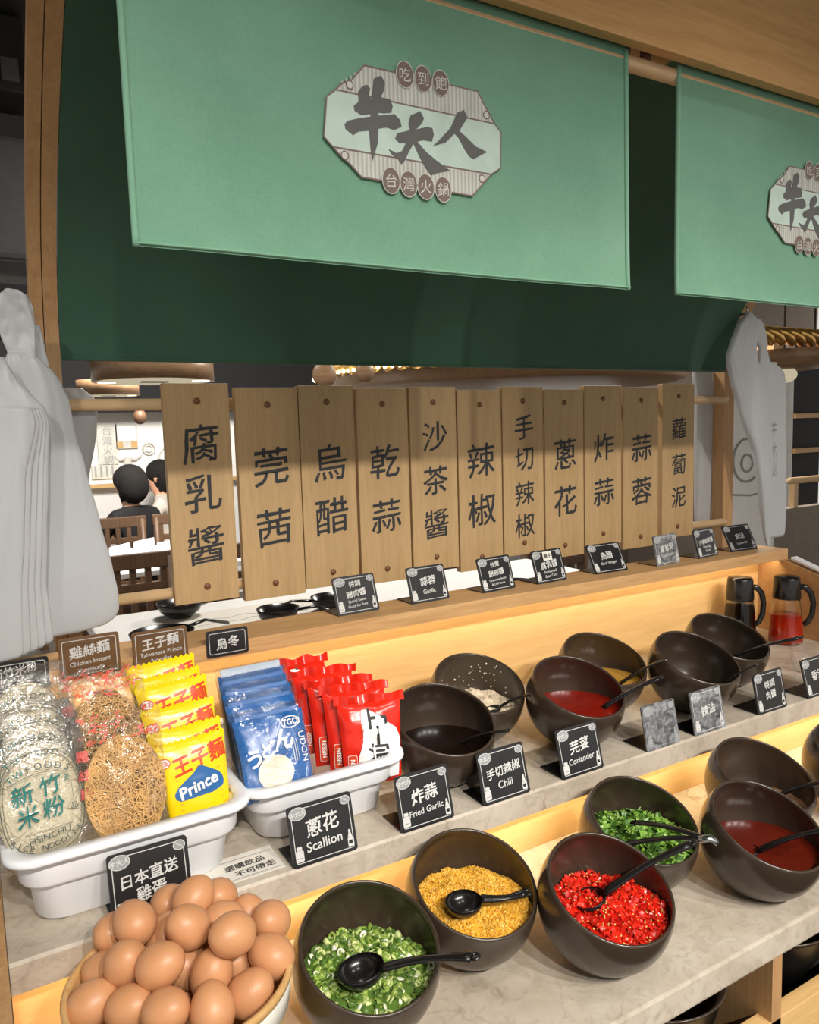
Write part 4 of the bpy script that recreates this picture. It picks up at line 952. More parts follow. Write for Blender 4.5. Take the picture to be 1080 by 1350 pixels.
# ---------------------------------------------------------------- oil bottles, cup, notice
def bottle(label, x, y, m, level, rz):
    t = thing('oil_bottle', label, 'bottle', (x, y, TM), (0, 0, rz), 'oil bottles by the end panel')
    MB().lathe([(0.0005, 0.001), (0.034, 0.0), (0.0365, 0.003), (0.0365, 0.02), (0.031, 0.085), (0.0285, 0.100), (0.0285, 0.112), (0.0268, 0.112), (0.0268, 0.100), (0.0292, 0.084), (0.0347, 0.02), (0.0342, 0.006), (0.0005, 0.006)], 40).build('glass_body', 'btlglass', t)
    rl = 0.0347 - (level - 0.02) / 0.064 * 0.0055 + 0.0006
    MB().lathe([(0.0005, 0.0058), (0.0346, 0.0058), (0.0353, 0.02), (rl, level), (0.0005, level)], 40).build('oil_fill', m, t)
    MB().lathe([(0.0275, 0.104), (0.0300, 0.104), (0.0302, 0.110), (0.0275, 0.150), (0.0255, 0.1535), (0.0005, 0.1545)], 40, 0, Matrix.Translation((0, 0, 0))).build('cap', 'blackp', t)
    MB().tube([(0.026, 0, 0.130), (0.040, 0, 0.128), (0.052, 0, 0.115), (0.057, 0, 0.092), (0.055, 0, 0.066), (0.046, 0, 0.048), (0.037, 0, 0.042)], [0.006, 0.0055, 0.0052, 0.005, 0.005, 0.005, 0.0045], 12, 0, None, True, 1.3).build('handle', 'blackp', t)
bottle('glass bottle of dark soy with black cap behind the long ladle', 1.508, 1.110, 'soy', 0.094, deg(-25))
bottle('glass bottle half full of red chili oil by the end panel', 1.598, 1.055, 'chilioil', 0.066, deg(-40))
t = thing('plastic_cup', 'small crumpled clear plastic cup on the marble beside the bottles', 'cup', (1.452, 0.905, TM))
b = MB(); prof = [(0.0005, 0.001), (0.028, 0.0), (0.030, 0.004), (0.036, 0.030), (0.039, 0.042), (0.037, 0.046)]
b.lathe(prof, 30); b.v = [(x * (1 + 0.10 * noise.noise(Vector((x * 60, y * 60, z * 40)))), y * (1 + 0.10 * noise.noise(Vector((x * 60, y * 60, z * 40 + 9)))), z + 0.006 * (z > 0.02) * noise.noise(Vector((x * 50, y * 50, 3)))) for x, y, z in b.v]
b.build('cup_wall', 'film', t)
MB().tube([(0.038 * math.cos(2 * PI * k / 30), 0.038 * math.sin(2 * PI * k / 30), 0.046 + 0.003 * math.sin(k * 1.3)) for k in range(31)], 0.0012, 8).build('rim', 'film', t)
t = thing('paper_notice', 'white paper notice with black writing lying between the two trays', 'notice', (0.236, 0.8215, TM + 0.0008))
Tn = Matrix.Rotation(-PI / 2, 4, 'X')
MB().box(-0.050, 0.056, 0, 0.0555, -0.0004, 0.0002).build('sheet', 'paper', t)
p = MB(); p.text('堂食。不可帶走', 0.0125, 0.006, 0.014, 0, 0, Tn, 0.015, 0.06, 0.02, maxw=0.096); p.text('選購飲品', 0.0125, 0.016, 0.031, 0, 0, Tn, 0.015, 0.06, 0.02)
p.outline([(-0.047, 0.004), (0.053, 0.004)], 0.0006, 0, 0, Tn, False); p.outline([(-0.047, 0.045), (0.053, 0.045)], 0.0006, 0, 0, Tn, False)
o = p.build('lettering', 'ink', t); o.location = (0, 0, 0.0008)

# ---------------------------------------------------------------- white plastic carrier bags
def bag_loft(secs, th, fold, seed, x_c, z_b, y0=0.0, sharp=0.7, tilt=0.0):
    zs = [s_[0] for s_ in secs]; fine = []; NS = 80
    for k in range(NS + 1):
        z = zs[0] + (zs[-1] - zs[0]) * k / NS
        for i in range(len(secs) - 1):
            if secs[i][0] >= z >= secs[i + 1][0] - 1e-9:
                q = (secs[i][0] - z) / max(1e-9, secs[i][0] - secs[i + 1][0]); q = q * q * (3 - 2 * q) * 0.4 + q * 0.6
                fine.append((z, secs[i][1] + (secs[i + 1][1] - secs[i][1]) * q, secs[i][2] + (secs[i + 1][2] - secs[i][2]) * q)); break
    n = 56; vs = []; fs = []
    for z, xl, xr in fine:
        w = (xr - xl) / 2; cx = (xl + xr) / 2; v = (z - zs[-1]) / (zs[0] - zs[-1])
        d = th * min(1, 0.35 + w / 0.04) * (0.5 + 0.5 * min(1, 4 * v + 0.15))
        for k in range(n):
            a = 2 * PI * k / n; ca, sa = math.cos(a), math.sin(a)
            px = w * abs(ca) ** sharp * (1 if ca > 0 else -1); py = d / 2 * abs(sa) ** 0.6 * (1 if sa > 0 else -1)
            c1 = noise.noise(Vector((px * 26 + seed, v * 2.2, seed))); c2 = noise.noise(Vector(((px + 0.3 * v * px) * 75 + seed, v * 3.5 + px * 6, seed + 4)))
            rip = fold * (1.2 * c1 + 1.0 * abs(c2) * (0.35 + 1.1 * v * v)) * abs(sa) ** 0.5
            vs.append((cx + px - x_c, y0 + py - rip * 1.5 + tilt * (px / max(w, 1e-4)), z - z_b))
    m_ = len(fine)
    for i in range(m_ - 1):
        for k in range(n): k2 = (k + 1) % n; fs.append((i * n + k, (i + 1) * n + k, (i + 1) * n + k2, i * n + k2))
    fs.append(tuple(range(n))); fs.append(tuple(reversed([(m_ - 1) * n + k for k in range(n)])))
    return MB().add(vs, fs)
GB = 'white carrier bags on the posts'
def bag(label, Y, pieces, mname='bag', seed=0.0):
    """pieces: (part name, sections, thickness, fold, y offset, tilt)"""
    al = [q for p in pieces for q in p[1]]
    x_c = sum(a + c for _, a, c in al) / 2 / len(al); z_b = min(q[0] for q in al)
    t = thing('carrier_bag', label, 'bag', (x_c, Y, z_b), group=GB)
    for k, (pn, secs, th, fold, y0, tl) in enumerate(pieces): bag_loft(secs, th, fold, seed + 2.3 * k, x_c, z_b, y0, 0.7, tl).build(pn, mname, t)
    return t, x_c, z_b
bag('big white carrier bag hanging on the near post, its bottom corner lit yellow', 1.19, [
    ('bag_body', [(1.60,.064,.098),(1.588,.058,.108),(1.575,.056,.120),(1.562,.055,.128),(1.534,.056,.137),(1.492,.056,.142),(1.441,.054,.152),(1.357,.05,.167),(1.293,.047,.179),(1.25,.045,.185),(1.228,.047,.1845),(1.214,.052,.178),(1.205,.060,.160),(1.201,.068,.130)], 0.022, 0.0022, 0, 0.002),
    ('handle', [(1.683,.066,.084),(1.676,.058,.095),(1.66,.054,.1),(1.64,.053,.101),(1.62,.058,.1),(1.60,.064,.099),(1.585,.066,.098)], 0.020, 0.006, -0.003, 0.0),
    ('handle', [(1.640,.098,.108),(1.610,.100,.112),(1.580,.102,.116),(1.560,.100,.112)], 0.008, 0.002, 0.010, 0.0)], 'bag', 1.0)
fs_ = [(1.589,.001,.057),(1.56,-.017,.07),(1.541,-.027,.086),(1.523,-.033,.101),(1.504,-.037,.105),(1.428,-.044,.099),(1.352,-.052,.092),(1.284,-.059,.084),(1.236,-.064,.080),(1.208,-.066,.078),(1.202,-.063,.072)]
lay = []
for k in range(5):
    dx = 0.0075 * k; q_ = []
    for z, a, c in fs_:
        low = max(0.0, (1.30 - z) / 0.1)
        if z > 1.53 and k: continue
        q_.append((z - 0.002 * k * (low > 0.5), a + 0.004 * k, c - dx * (1 if z < 1.50 else 0.6) + (0.010 - 0.0022 * k) * low * 1.2))
    lay.append(('bag_layer' if k else 'bag_body', q_, 0.012 if k else 0.024, 0.0016 if k else 0.003, -0.006 * k - (0.004 if k else 0), 0.0015 * k))
bag('folded white carrier bags in front of the big one, cut by the frame', 1.142, lay, 'bag', 4.0)
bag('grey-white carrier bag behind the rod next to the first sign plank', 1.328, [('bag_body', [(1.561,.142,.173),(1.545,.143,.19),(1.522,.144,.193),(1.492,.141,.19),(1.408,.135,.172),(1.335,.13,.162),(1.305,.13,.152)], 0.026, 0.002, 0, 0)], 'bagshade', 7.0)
rb, rx_, rz_ = bag('white carrier bag twisted on the far curved post, small grey print on it', 1.240, [
    ('bag_body', [(1.729,1.704,1.748),(1.71,1.712,1.766),(1.68,1.730,1.776),(1.656,1.757,1.780),(1.626,1.756,1.789),(1.607,1.745,1.840),(1.596,1.741,1.852),(1.58,1.742,1.857),(1.389,1.772,1.868),(1.191,1.79,1.872),(1.176,1.796,1.870),(1.17,1.805,1.863)], 0.016, 0.002, 0.008, -0.002),
    ('front_fold', [(1.739,1.670,1.684),(1.722,1.652,1.706),(1.705,1.634,1.712),(1.668,1.612,1.706),(1.632,1.598,1.712),(1.578,1.612,1.746),(1.505,1.641,1.766),(1.392,1.703,1.781),(1.276,1.733,1.785),(1.196,1.754,1.785),(1.152,1.767,1.783)], 0.026, 0.005, -0.014, 0.004)], 'bag', 11.0)
pb = MB()
for k, ch in enumerate('牛大人'): pb.text(ch, 0.046, 1.805 - rx_ + 0.004 * k, 1.455 - rz_ - k * 0.052, -0.0045, 0, None, 0.0, 0.0, 0.05, -0.04, 0.40)
pb.build('print', 'printg', rb)
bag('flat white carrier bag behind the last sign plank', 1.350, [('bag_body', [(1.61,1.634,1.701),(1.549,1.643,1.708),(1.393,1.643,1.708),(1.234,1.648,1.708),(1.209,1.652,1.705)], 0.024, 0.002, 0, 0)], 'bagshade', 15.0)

# bowls stored on the open shelf below the counter
for k, (x, y, z, rx, lab) in enumerate([(0.965, 0.665, 0.662, 0, 'large black bowl stored under the counter beyond the divider'), (0.722, 0.66, 0.662, 0, 'black bowl stored under the counter before the divider'), (1.17, 0.67, 0.662, 0, 'black bowl stored farthest along under the counter')]):
    t = thing('stored_bowl', lab, 'bowl', (x, y, z), group='bowls stored under the counter')
    MB().lathe([(0.001, 0.004), (0.03, 0.0), (0.033, 0.0), (0.060, 0.025), (0.086, 0.075), (0.093, 0.105), (0.0945, 0.107), (0.092, 0.108), (0.083, 0.076), (0.057, 0.03), (0.03, 0.008), (0.001, 0.008)], 48).build('bowl_shell', 'blackp', t)
    MB().lathe([(0.001, 0.008), (0.05, 0.012), (0.083, 0.09), (0.0965, 0.1095), (0.098, 0.1115), (0.0955, 0.1125), (0.081, 0.093), (0.048, 0.018), (0.001, 0.014)], 48).build('rim_ring', 'bowl', t)

# ================================================================ DINING ROOM BEHIND
def table(label, x0, x1, y0, y1, h, m):
    t = thing('dining_table', label, 'table', ((x0 + x1) / 2, (y0 + y1) / 2, 0)); W, D = (x1 - x0) / 2, (y1 - y0) / 2
    MB().box(-W, W, -D, D, h - 0.03, h, 0, 0.004).build('tabletop', m, t)
    for sx in (-1, 1):
        for sy in (-1, 1): MB().box(sx * (W - 0.05) - 0.025, sx * (W - 0.05) + 0.025, sy * (D - 0.05) - 0.025, sy * (D - 0.05) + 0.025, 0, h - 0.03).build('leg', 'darkwood', t)
table('pale topped side table right behind the counter, papers and black spoons on it', 0.25, 1.75, 1.52, 2.18, 1.0, 'wallw')
table('pale dining table behind the nearest chairs', 0.55, 2.0, 4.32, 4.86, 0.75, 'wallw')
table('dining table where the person in black sits', 0.35, 1.15, 5.88, 6.42, 0.75, 'panel')
def chair(label, x, y, rz):
    t = thing('dining_chair', label, 'chair', (x, y, 0), (0, 0, rz), 'dark wooden dining chairs')
    MB().box(-0.21, 0.21, -0.20, 0.22, 0.42, 0.46, 0, 0.01).build('seat', 'darkwood', t)
    for sx in (-1, 1):
        MB().tube([(sx * 0.19, -0.20, 0), (sx * 0.19, -0.19, 0.45), (sx * 0.19, -0.23, 0.95)], 0.02, 8).build('leg', 'darkwood', t)
        MB().box(sx * 0.19 - 0.02, sx * 0.19 + 0.02, 0.16, 0.20, 0, 0.43).build('leg', 'darkwood', t)
    b = MB().box(-0.215, 0.215, -0.245, -0.215, 0.90, 0.97, 0, 0.006).box(-0.20, 0.20, -0.235, -0.21, 0.80, 0.835, 0, 0.004).box(-0.20, 0.20, -0.215, -0.19, 0.52, 0.55)
    for k in range(6): x0 = -0.165 + 0.066 * k; b.box(x0 - 0.013, x0 + 0.013, -0.232, -0.205, 0.53, 0.90)
    b.build('backrest', 'darkwood', t)
for lab, x, y in (('dark wooden slat chair nearest the first sign plank', 0.58, 3.75), ('dark wooden slat chair hidden partly by the first planks', 1.10, 3.75), ('dark wooden slat chair seen under the middle planks', 1.75, 3.0), ('dark wooden slat chair beyond, under the middle planks', 2.45, 3.05), ):
    chair(lab, x, y, 0)
for lab, x, y in (('dark chair across the pale dining table, just before the person in black', 0.80, 5.0), ('dark chair across the pale table, half behind the first plank', 1.27, 5.0)): chair(lab, x, y, PI)
for lab, x, y, rz in (('white napkin box at the end of the pale table by the hanging bag', 0.74, 4.62, 0.2), ('white napkin box beside the plank on the pale table', 1.00, 4.60, -0.1), ('white napkin box farther along the pale table', 0.90, 4.76, 0)):
    t = thing('napkin_box', lab, 'napkin box', (x, y, 0.75), (0, 0, rz), 'napkin boxes on the pale table')
    MB().box(-0.09, 0.09, -0.05, 0.05, 0, 0.07, 0, 0.006).build('box', 'tray', t)
    MB().add([(-0.06, -0.02, 0.07), (0.06, -0.02, 0.07), (0.07, 0.03, 0.125), (-0.05, 0.025, 0.11), (-0.06, 0.02, 0.07), (0.06, 0.02, 0.07)], [(0, 1, 2, 3), (5, 4, 3, 2), (0, 3, 4), (1, 5, 2)]).build('napkin', 'tray', t)
t = thing('menu_sheet', 'white printed menu sheet lying on the side table behind the counter', 'paper', (0.62, 1.86, 1.0005))
MB().box(-0.17, 0.22, -0.20, 0.20, 0, 0.0008).build('sheet', 'paper', t)
b = MB(); Tn = Matrix.Rotation(-PI / 2, 4, 'X')
for k in range(6): b.outline([(-0.14 + 0.03 * q, -0.12 + 0.045 * k + 0.012 * math.sin(q * 2 + k)) for q in range(11)], 0.003, 0, 0, Tn, False)
o = b.build('print', 'printg', t); o.location.z = 0.0012
def scoop(label, x, y, rz, s_=1.0):
    t = thing('black_spoon_rest', label, 'serving spoon', (x, y, 1.0015), (0, 0, rz), 'black spoons on the side table')
    MB().lathe([(0.001, 0.003), (0.03 * s_, 0.0), (0.052 * s_, 0.018), (0.060 * s_, 0.040), (0.058 * s_, 0.040), (0.049 * s_, 0.020), (0.028 * s_, 0.004), (0.001, 0.005)], 32).build('scoop', 'blackp', t)
    MB().tube([(0.055 * s_, 0, 0.032), (0.11 * s_, 0, 0.036), (0.17 * s_, 0, 0.012)], [0.008, 0.007, 0.009], 8, 0, None, True, 0.5).build('handle', 'blackp', t)
scoop('black spoon bowl on the side table below the 莞茜 plank', 0.66, 1.82, -0.3, 0.9); scoop('black spoon bowl on the side table below the 烏醋 plank', 0.83, 1.86, 2.9, 1.0)
scoop('black dish with spoon on the side table beside the hanging bag', 0.36, 1.76, 0.5, 1.2); scoop('black dish on the side table under the 蔥花 plank', 1.32, 1.70, 0.2, 1.2); scoop('black dish on the side table between the 莞茜 and 烏醋 planks', 0.47, 2.05, 0.9, 1.0)

# seated people
def person(label, x, y, rz, top, seed):
    t = thing('person', label, 'person', (x, y, 0), (0, 0, rz))
    J = {'pel': (0, 0, .50), 'wai': (0, -.02, .66), 'che': (0, .01, .86), 'nec': (0, .03, 1.00), 'hd1': (0, .05, 1.07), 'hd2': (0, .06, 1.19),
         'sl': (-.17, .01, .94), 'el': (-.23, .12, .76), 'wl': (-.14, .34, .78), 'hl': (-.11, .42, .79), 'sr': (.17, .01, .94), 'er': (.23, .12, .76), 'wr': (.14, .34, .78), 'hr': (.11, .42, .79),
         'tl': (-.10, .02, .50), 'kl': (-.12, .42, .50), 'al': (-.12, .40, .10), 'fl': (-.12, .52, .04), 'tr': (.10, .02, .50), 'kr': (.12, .42, .50), 'ar': (.12, .40, .10), 'fr': (.12, .52, .04)}
    rad = {'pel': (.16, .12), 'wai': (.14, .10), 'che': (.17, .11), 'nec': (.055, .055), 'hd1': (.065, .075), 'hd2': (.082, .095), 'sl': (.065, .06), 'sr': (.065, .06), 'el': (.045, .045), 'er': (.045, .045), 'wl': (.03, .025), 'wr': (.03, .025), 'hl': (.034, .018), 'hr': (.034, .018),
           'tl': (.085, .085), 'tr': (.085, .085), 'kl': (.062, .062), 'kr': (.062, .062), 'al': (.04, .04), 'ar': (.04, .04), 'fl': (.04, .03), 'fr': (.04, .03)}
    E_ = [('pel', 'wai'), ('wai', 'che'), ('che', 'nec'), ('nec', 'hd1'), ('hd1', 'hd2'), ('che', 'sl'), ('sl', 'el'), ('el', 'wl'), ('wl', 'hl'), ('che', 'sr'), ('sr', 'er'), ('er', 'wr'), ('wr', 'hr'), ('pel', 'tl'), ('tl', 'kl'), ('kl', 'al'), ('al', 'fl'), ('pel', 'tr'), ('tr', 'kr'), ('kr', 'ar'), ('ar', 'fr')]
    for sd in ('l', 'r'):          # five fingers and a thumb-side root on each hand
        sx = -1 if sd == 'l' else 1; hx, hy, hz = J['h' + sd]
        for k, (dx, L) in enumerate(((-.024, .05), (-.008, .062), (.008, .058), (.022, .045))):
            a, c = f'f{sd}{k}a', f'f{sd}{k}b'; J[a] = (hx + dx, hy + L * .6, hz); J[c] = (hx + dx, hy + L, hz - .018); rad[a] = (.0095, .009); rad[c] = (.008, .008); E_ += [('h' + sd, a), (a, c)]
        a = f'f{sd}t'; J[a] = (hx - sx * .045, hy + .015, hz + .005); rad[a] = (.0105, .010); E_ += [('w' + sd, a)]
    ks = list(J); me = bpy.data.meshes.new('body'); me.from_pydata([J[k] for k in ks], [(ks.index(a), ks.index(c)) for a, c in E_], [])
    o = bpy.data.objects.new('body', me); C.objects.link(o)
    md = o.modifiers.new('skin', 'SKIN'); md.use_smooth_shade = True
    sv = me.skin_vertices[0].data
    for i, k in enumerate(ks): sv[i].radius = rad[k]; sv[i].use_root = (k == 'pel')
    sub = o.modifiers.new('sub', 'SUBSURF'); sub.levels = 2; sub.render_levels = 2
    dg = bpy.context.evaluated_depsgraph_get(); m2 = bpy.data.meshes.new_from_object(o.evaluated_get(dg)); bpy.data.objects.remove(o)
    for mm in ('skin', top, 'trous', 'hair'): m2.materials.append(M[mm])
    for p in m2.polygons:
        c = p.center; p.use_smooth = True
        if c.z > 1.01: p.material_index = 0
        elif c.y > .345 and c.z > .70: p.material_index = 0
        elif c.z < .60 and not (c.z > .55 and c.y < .05): p.material_index = 2 if c.z > .09 else 3
        else: p.material_index = 1
    o = bpy.data.objects.new('body', m2); C.objects.link(o); o.parent = t
    hb = MB().ell((0, .030, 1.195), .112, .115, .105, 0, None, 24, 16).ell((0, .0, 1.15), .110, .10, .13, 0, None, 20, 14)
    rnd = random.Random(seed)
    for k in range(190):
        a = rnd.uniform(PI * 0.95, PI * 2.05); z0 = rnd.uniform(1.06, 1.27); q = math.sqrt(max(0.1, 1 - ((z0 - 1.17) / .13) ** 2)) * .104
        p0 = Vector((q * math.cos(a), .03 + q * math.sin(a), z0)); hb.tube([p0, p0 * 1.02 + Vector((0, 0, -.03)), p0 * 1.03 + Vector((rnd.uniform(-.012, .012), -.004, -.065))], [.010, .009, .003], 6)
    hb.build('hair', 'hair', t)
    f = MB().ell((0, .152, 1.145), .013, .018, .02, 0, None, 10, 8)
    f.build('nose', 'skin', t)
    ey = MB(); 
    for sx in (-1, 1): MB().ell((sx * .032, .138, 1.165), .012, .007, .006, 0, None, 10, 8).build('eye', 'hair', t)
    MB().ell((0, .138, 1.108), .022, .008, .006, 0, None, 10, 8).build('mouth', 'redprint', t)
    for sx in (-1, 1): MB().ell((sx * .088, .05, 1.145), .012, .022, .034, 0, None, 10, 8).build('ear', 'skin', t)
    return t
person('person with dark hair in a black top sitting with their back to the counter', 1.01, 5.56, 0.55, 'blackc', 3)
person('person in a white top, half hidden behind the first sign plank', 1.43, 6.50, 1.2, 'whitec', 8)
for lab, x, y, rz in (('stool under the person in black', 1.01, 5.56, 0.55), ('stool under the person in white', 1.43, 6.50, 1.2)):
    t = thing('stool', 'dark wooden ' + lab, 'stool', (x, y, 0), (0, 0, rz), 'dark stools')
    MB().lathe([(0.001, 0.37), (0.16, 0.37), (0.17, 0.385), (0.16, 0.40), (0.001, 0.40)], 24).build('seat', 'darkwood', t)
    for k in range(4): a = PI / 4 + k * PI / 2; MB().tube([(0.12 * math.cos(a), 0.12 * math.sin(a), 0.375), (0.15 * math.cos(a), 0.15 * math.sin(a), 0)], 0.015, 8).build('leg', 'darkwood', t)

# mural items on the back wall
def wallthing(name, label, cat, parts, y=6.995, group=None):
    xs = [v[0] for _, b_, _ in parts for v in b_.v]; zs = [v[2] for _, b_, _ in parts for v in b_.v]
    cx, cz = sum(xs) / len(xs), min(zs); t = thing(name, label, cat, (cx, y, cz), group=group)
    for pn, b_, m in parts: b_.v = [(a - cx, c, d - cz) for a, c, d in b_.v]; b_.build(pn, m, t)
fr = MB().box(1.00, 1.16, -0.02, 0, 1.26, 1.60); tx = MB()
for k, ch in enumerate('台灣火鍋'): tx.text(ch, 0.085, 1.08, 1.545 - k * 0.083, -0.022, 0, None, 0.0)
wallthing('wall_sign', 'pale upright wall sign lettered 台灣火鍋', 'sign', [('board', fr, 'emb_lt'), ('lettering', tx, 'muralgrey')])
tx = MB()
for k in range(4): tx.box(0.96 + k * 0.046, 0.975 + k * 0.046, -0.024, -0.02, 1.155, 1.245)
wallthing('wall_plaque', 'low pale plaque with grey bars under the upright sign', 'sign', [('board', MB().box(0.94, 1.14, -0.02, 0, 1.14, 1.256), 'emb_lt'), ('print', tx, 'muralgrey')])
wallthing('framed_picture', 'square pale picture with tan lower corners on the back wall', 'picture', [('frame', MB().box(1.15, 1.33, -0.02, 0, 1.39, 1.60), 'mulight'), ('print', MB().box(1.156, 1.205, -0.023, -0.021, 1.398, 1.45).box(1.272, 1.324, -0.023, -0.021, 1.398, 1.45), 'muraltan'), ('centre', MB().box(1.165, 1.315, -0.022, -0.02, 1.46, 1.585), 'wallw')])
sk = MB().ell((1.235, -0.02, 1.26), 0.035, 0.02, 0.06).tube([(1.215, -.02, 1.30), (1.17, -.02, 1.29), (1.13, -.02, 1.315), (1.115, -.02, 1.335)], [0.014, 0.012, 0.008, 0.003], 8).tube([(1.255, -.02, 1.30), (1.30, -.02, 1.29), (1.34, -.02, 1.315), (1.355, -.02, 1.335)], [0.014, 0.012, 0.008, 0.003], 8)
wallthing('wall_relief', 'pale horned head relief on the back wall', 'wall decoration', [('relief', sk, 'mulight')])
for lab, x, z, r in (('large grey ring on the back wall cut by the first plank', 1.60, 1.30, 0.095), ('small grey ring below the large one', 1.52, 1.20, 0.035), ('faint grey ring above the horned head', 1.42, 1.38, 0.05)):
    b = MB().tube([(x + r * math.cos(2 * PI * k / 32), -0.01, z + r * math.sin(2 * PI * k / 32)) for k in range(33)], 0.007, 8).tube([(x + r * .55 * math.cos(2 * PI * k / 32), -0.01, z + r * .55 * math.sin(2 * PI * k / 32)) for k in range(33)], 0.004, 8)
    wallthing('wall_ring', lab, 'wall decoration', [('ring', b, 'mulight')], group='rings on the back wall')
wallthing('wall_shelf', 'long tan ledge running along the back wall behind the people', 'ledge', [('ledge', MB().box(0.4, 3.2, -0.10, 0, 1.065, 1.095), 'muraltan')])
t = thing('gourd_pendant', 'small round brown pendant hanging before the pale wall', 'pendant lamp', (0.975, 5.0, 1.55))
MB().ell((0, 0, 0.058), 0.042, 0.042, 0.046).build('shade', 'darkwood', t); MB().tube([(0, 0, 0.10), (0, 0, 1.30)], 0.004, 6).build('cord', 'darker', t)

# pendants and ceiling clutter
def drum(label, x, y, zb, r, h, glow=True):
    t = thing('drum_pendant', label, 'pendant lamp', (x, y, zb), group='round wooden drum pendants')
    MB().lathe([(r - 0.02, 0.0), (r, 0.0), (r, h), (r - 0.02, h)], 48).build('shade', 'slatwood', t)
    MB().lathe([(0.001, 0.0005), (r - 0.018, 0.0005)], 48).build('diffuser', 'lampcream', t)
    for s_ in (-1, 1): MB().lathe([(0.001, 0.0), (r * 0.14, 0.0), (r * 0.15, 0.003)], 20, 0, Matrix.Translation((s_ * r * 0.72, -s_ * r * 0.3, -0.003))).build('spotlight', 'bulb', t)
    MB().box(-r * 0.22, r * 0.22, -r * 0.12, r * 0.10, -0.004, 0.002).build('vent', 'muralgrey', t)
    MB().tube([(0, 0, h - 0.02), (0, 0, 2.84 - zb)], 0.008, 6).build('stem', 'darker', t)
drum('round wooden drum pendant with cream underside below the green lining', 0.72, 3.35, 1.712, 0.245, 0.10)
drum('smaller wooden drum pendant lower behind the hanging rod', 0.735, 4.6, 1.718, 0.165, 0.085)
t = thing('ring_canopy', 'huge round wooden slatted canopy with gold rope lights over the dining room', 'light canopy', (3.2, 4.2, 1.74))
MB().lathe([(0.05, 0.0), (1.10, 0.0), (1.16, 0.02), (1.20, 0.14), (1.10, 0.15), (0.05, 0.15)], 72).build('disc', 'slatwood', t)
rp = MB(); n_ = 150
for st in range(3):
    rp.tube([((1.23 + 0.022 * math.cos(k * 1.1 + st * 2.1)) * math.cos(2 * PI * k / n_), (1.23 + 0.022 * math.cos(k * 1.1 + st * 2.1)) * math.sin(2 * PI * k / n_), 0.10 + 0.022 * math.sin(k * 1.1 + st * 2.1)) for k in range(n_ + 1)], 0.022, 8)
rp.build('gold_rope', 'gold', t)
for k in range(60): a = PI * 0.75 + PI * 0.75 * k / 60; MB().ell((1.275 * math.cos(a), 1.275 * math.sin(a), 0.085), 0.012, 0.012, 0.012, 0, None, 8, 6).build('bulb', 'goldglow', t)
MB().tube([(0, 0, 0.15), (0, 0, 1.10)], 0.03, 8).build('stem', 'darker', t)
for lab, x, r, z in (('round tan disc ornament above the 莞茜 plank', 1.34, 0.055, 1.72), ('small ring ornament above the 乾蒜 plank', 1.53, 0.045, 1.735)):
    t = thing('hanging_ornament', lab, 'ornament', (x, 3.0, z - r), group='ornaments in the ceiling')
    MB().lathe([(0.001, 0), (r * 0.9, 0.0), (r, 0.008), (r * 0.9, 0.016), (0.001, 0.016)], 28, 0, Matrix.Translation((0, 0, r)) @ Matrix.Rotation(PI / 2, 4, 'X')).build('disc', 'slatwood', t)
    b = MB()
    b.tube([(r * .6 * math.cos(2 * PI * k / 24), -0.002, r + r * .6 * math.sin(2 * PI * k / 24)) for k in range(25)], r * .07, 6); b.ell((0, -0.004, r), r * .2, .004, r * .2, 0, None, 10, 8); b.build('ring_relief', 'darker', t)
    MB().tube([(0, 0.008, 2 * r - 0.005), (0, 0.008, 2.85 - z + r)], 0.003, 6).build('cord', 'darker', t)
t = thing('ceiling_speaker', 'black box hanging from the ceiling left of the near post', 'ceiling fixture', (0.235, 2.98, 2.60)); MB().box(-0.10, 0.045, -0.1, 0.1, 0.0, 0.24, 0, 0.01).build('housing', 'darker', t); MB().box(-0.02, 0.0, -0.01, 0.01, 0.24, 0.25).build('mount', 'darker', t); MB().box(-0.03, 0.02, -0.115, -0.1, 0.03, 0.10).build('vent', 'grey', t)
t = thing('air_duct', 'grey ceiling duct behind the near post', 'duct', (0.1, 3.3, 2.12)); MB().box(-1.2, 0.30, -0.2, 0.3, 0.0, 0.42, 0, 0.02).build('duct_body', 'grey', t)
for k in range(4): MB().box(-1.2, 0.30, -0.25 - 0.02 * k, -0.2, -0.06 - 0.08 * k, -0.02 - 0.08 * k).build('louvre', 'darker', t)

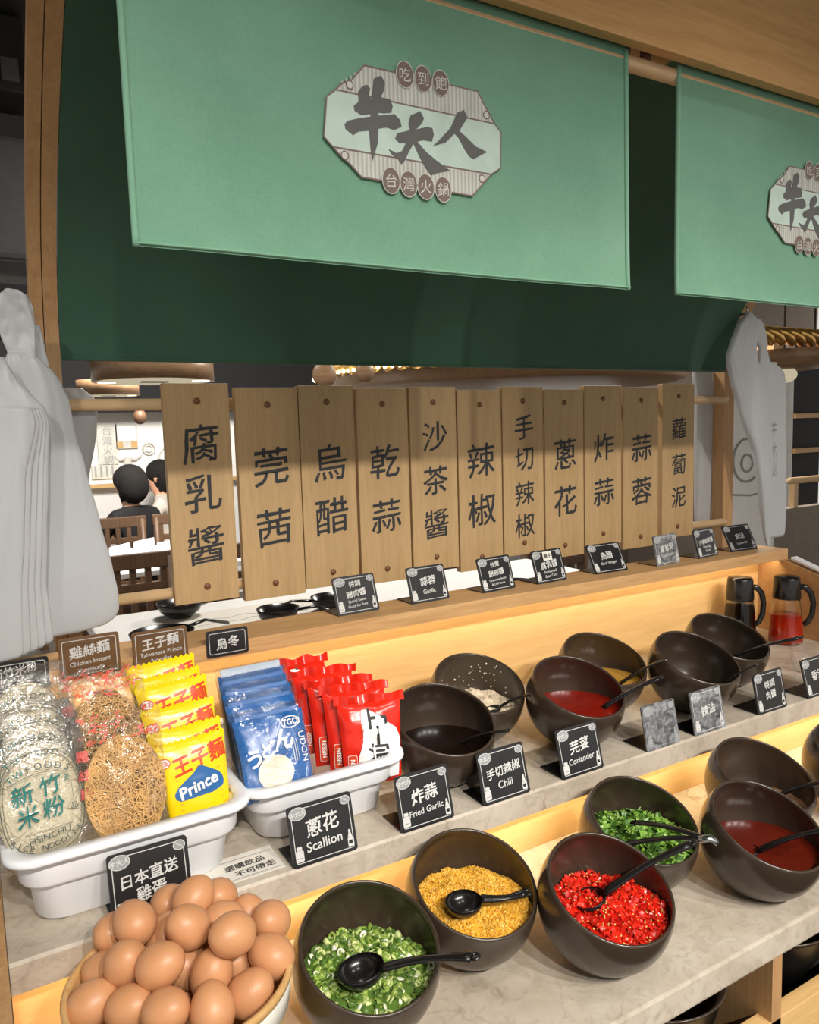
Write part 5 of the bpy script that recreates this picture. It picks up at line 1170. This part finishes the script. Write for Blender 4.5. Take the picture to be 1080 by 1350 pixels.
# right of the far post
t = thing('partition_banner', 'white banner panel with grey ring line art behind the far post', 'banner', (2.36, 1.72, 0.98)); MB().box(-0.14, 0.16, 0, 0.012, 0, 0.70).build('panel', 'wallw', t)
b = MB().tube([(0.0 + 0.075 * math.cos(2 * PI * k / 32), -0.003, 0.36 + 0.075 * math.sin(2 * PI * k / 32)) for k in range(33)], 0.004, 8).tube([(0.0 + 0.03 * math.cos(2 * PI * k / 24), -0.003, 0.35 + 0.03 * math.sin(2 * PI * k / 24)) for k in range(25)], 0.0035, 8).tube([(-0.13, -0.003, 0.25), (0.02, -0.003, 0.235), (0.15, -0.003, 0.25)], 0.003, 8)
b.build('line_art', 'muralgrey', t); MB().box(-0.14, 0.16, 0.0, 0.03, -0.98, 0.0).build('stand', 'grey_panel', t)
t = thing('room_divider', 'low taupe room divider with a wooden handrail beyond the far post', 'divider', (3.5, 2.25, 0)); MB().box(-0.25, 0.6, 0, 0.05, 0, 1.05, 0, 0.004).build('panel', 'grey_panel', t)
MB().tube([(-0.12, -0.02, 1.185), (0.6, -0.02, 1.185)], 0.016, 12).build('handrail', 'rod', t); MB().box(-0.05, -0.02, 0, 0.03, 1.05, 1.18).build('baluster', 'rod', t)
t = thing('shelf_unit', 'tall cabinet with wooden upright, white door and dark shelves beyond the bag', 'cabinet', (4.65, 3.1, 0)); MB().box(-0.15, -0.03, 0, 0.3, 0, 2.0).build('upright', 'oakZ', t); MB().box(-0.03, 0.10, 0.02, 0.3, 0, 2.0).build('door', 'wallw', t); MB().box(0.10, 0.45, 0.05, 0.3, 0, 2.0).build('shelf_back', 'darker', t)
for z in (1.05, 1.25, 1.48): MB().box(0.10, 0.45, 0.0, 0.3, z, z + 0.03).build('shelf', 'oakX', t)
t = thing('rope_light', 'thick twisted golden rope light beyond the far bag', 'rope light', (3.3, 2.2, 1.85))
for st in range(3): MB().tube([(-0.3 + 0.02 * k, 0.022 * math.cos(k * 0.55 + st * 2.1), 0.022 * math.sin(k * 0.55 + st * 2.1)) for k in range(60)], 0.022, 8).build('strand', 'gold', t)
MB().tube([(0.2, 0, 0.03), (0.2, 0, 1.0)], 0.005, 6).build('cord', 'darker', t)
t = thing('disc_pendant', 'round wooden pendant disc under the golden rope light', 'pendant lamp', (3.45, 2.32, 1.71)); MB().lathe([(0.001, 0.02), (0.14, 0.0), (0.24, 0.03), (0.26, 0.085), (0.001, 0.095)], 48).build('shade', 'slatwood', t); MB().ell((0, 0, -0.02), 0.06, 0.06, 0.04).build('glass_bulb', 'lampcream', t)
MB().tube([(0, 0, 0.09), (0, 0, 1.14)], 0.005, 6).build('cord', 'darker', t)
